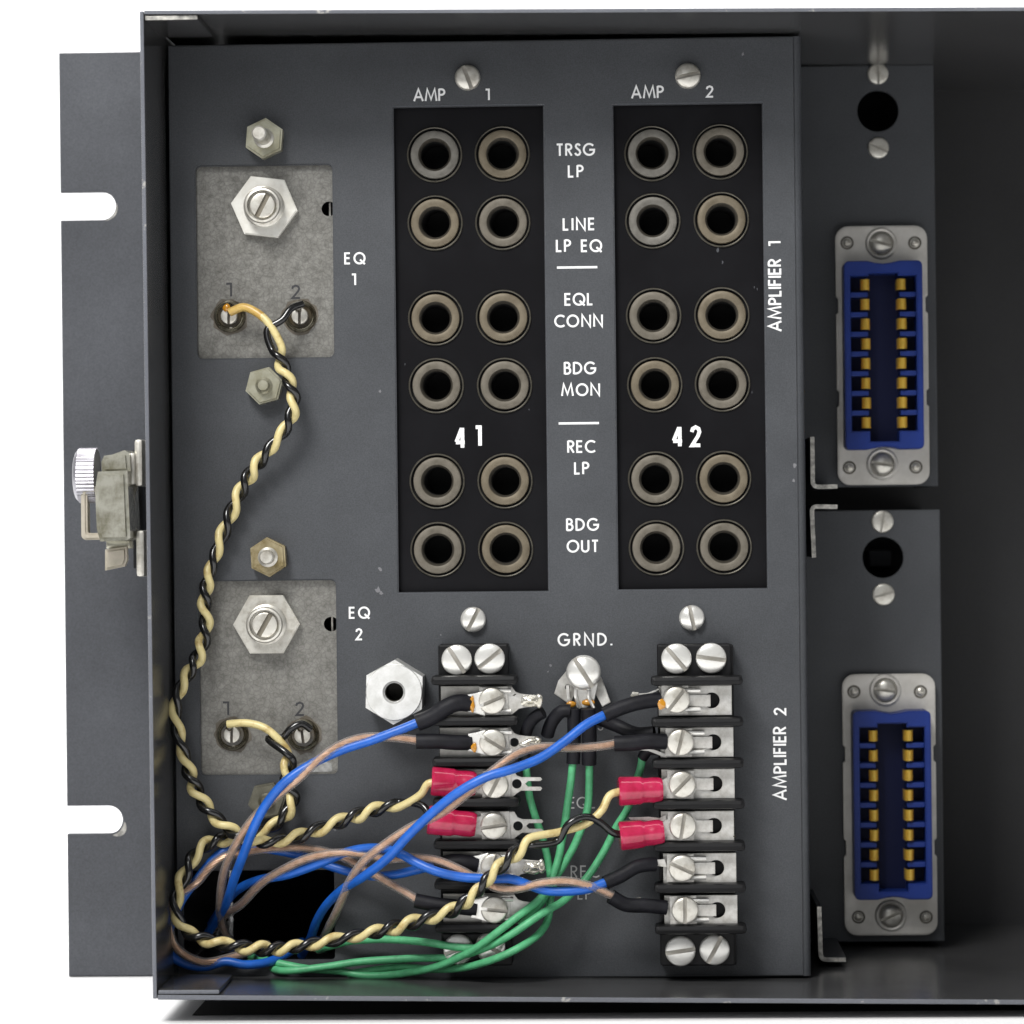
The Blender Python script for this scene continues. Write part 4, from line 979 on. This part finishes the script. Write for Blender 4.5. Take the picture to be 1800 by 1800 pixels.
lead('darker blue and copper pair looping round the bottom corner of the chassis',
    [(770, 1521, 12), (740, 1527, 11), (700, 1536, 9), (660, 1540, 7), (618, 1534, 5), (578, 1522, 4), (530, 1504, 3.5), (470, 1492, 3), (425, 1488, 3), (391, 1498, 3.5), (367, 1520, 4), (345, 1548, 5), (323, 1576, 6), (305, 1612, 6), (294, 1650, 5), (300, 1678, 4), (325, 1694, 3), (360, 1699, 3), (396, 1690, 3), (430, 1696, 3), (470, 1692, 1), (505, 1676, -4), (530, 1655, -12)],
    [(734, 1582, 13), (712, 1568, 12), (680, 1550, 10), (645, 1530, 8), (607, 1509, 6.5), (573, 1497, 6), (529, 1490, 6), (473, 1492, 5.5), (429, 1499, 5), (396, 1505, 5), (371, 1522, 5.5), (345, 1552, 6), (318, 1570, 7), (302, 1588, 8), (295, 1612, 8), (298, 1640, 7.5), (307, 1663, 6.5), (330, 1681, 5.5), (362, 1691, 4), (400, 1684, 2), (440, 1672, -2), (470, 1660, -8)],
    [([(768, 1522, 12), (795, 1516, 13), (820, 1517, 13), (838, 1520, 12.5)], 15), ([(730, 1583, 13), (765, 1590, 13.2), (800, 1594, 13), (838, 1598, 12.5)], 13)], 4)

def green(label, pts, sleeve=None, seed=1, r=6.8):
    t = thing('green_wire', label, 'wire', H(*pts[0]), 'green ground wires')
    part('insulation', plain(wobble(wire_pts(pts), 0.00008, seed), r * kw, GREENW), t)
    if sleeve:
        for s_, r_ in sleeve: tube(s_, r_, t)
    return t
green('green wire from the ground screw, running lowest of the bundle along the floor', [(1007, 1338, 8), (1003, 1380, 8), (996, 1428, 8), (988, 1472, 8), (979, 1517, 9), (966, 1556, 10), (948, 1582, 12), (907, 1613, 15), (862, 1647, 15), (829, 1671, 13), (773, 1698, 9), (707, 1711, 5), (640, 1715, 3), (600, 1708, 2), (540, 1703, 1), (480, 1690, -1), (440, 1680, -8)],
    [([(1009, 1246, 8.5), (1009, 1290, 8.5), (1007, 1342, 8)], 12)], 11)
green('green wire from the ground screw, sweeping widest round the foot of the block', [(1036, 1342, 8), (1036, 1380, 8), (1033, 1422, 8), (1012, 1480, 8), (992, 1518, 8), (976, 1546, 8), (968, 1580, 7), (964, 1613, 7), (947, 1642, 11), (907, 1669, 15), (862, 1688, 14), (807, 1702, 9), (760, 1704, 6), (700, 1700, 3), (650, 1706, 2), (610, 1713, 2)],
    [([(1034, 1246, 9.5), (1036, 1290, 9), (1036, 1344, 8)], 13)], 12)
green('green wire passing behind the red lugs of the keyhole-strap block', [(1129, 1325, 9), (1127, 1345, 8), (1118, 1375, 7), (1104, 1422, 6), (1084, 1453, 6), (1059, 1500, 6), (1032, 1542, 7), (1008, 1568, 9), (988, 1586, 11), (951, 1607, 14), (895, 1644, 15), (851, 1667, 13), (795, 1683, 9), (729, 1684, 6), (640, 1690, 4), (570, 1700, 3), (500, 1706, 2), (470, 1700, -2), (440, 1690, -8)],
    [([(1160, 1318, 10), (1140, 1318, 10), (1129, 1332, 9)], 10)], 13)
green('green wire behind the forked tabs, uppermost of the bundle at the bottom', [(922, 1320, 8), (924, 1345, 8), (930, 1395, 7), (942, 1438, 7), (955, 1478, 7), (965, 1525, 7), (966, 1555, 8), (948, 1592, 11), (900, 1640, 14), (850, 1664, 13), (800, 1664, 11), (760, 1658, 10), (707, 1653, 7), (662, 1651, 5), (615, 1654, 3), (585, 1662, 0), (560, 1670, -8)],
    [([(955, 1252, 10.5), (944, 1258, 10), (932, 1270, 9.5), (924, 1290, 9), (922, 1312, 8.5), (922, 1335, 8)], 11)], 14)
# black sleeved ends bridging to the ground lugs
for lab, pts, r in (('matte black sleeved stub between the top solder tab and the ground lugs', [(1002, 1250, 9), (988, 1250, 9), (975, 1262, 8.5), (966, 1278, 8), (962, 1292, 7)], 12),
                    ('short black sleeved stub bending down beside the lowest forked tab', [(920, 1478, 11), (913, 1492, 12), (914, 1510, 12)], 8),
                    ('matte black sleeved stub behind the blue wire end, above the red lugs', [(1050, 1262, 6), (1085, 1276, 6), (1120, 1290, 8), (1150, 1288, 9)], 12)):
    t = thing('sleeved_stub', lab, 'wire end', H(*pts[0])); tube(pts, r, t)

print('tris', sum(len(o.data.loop_triangles) or len(o.data.polygons) for o in sc.objects if o.type == 'MESH'))
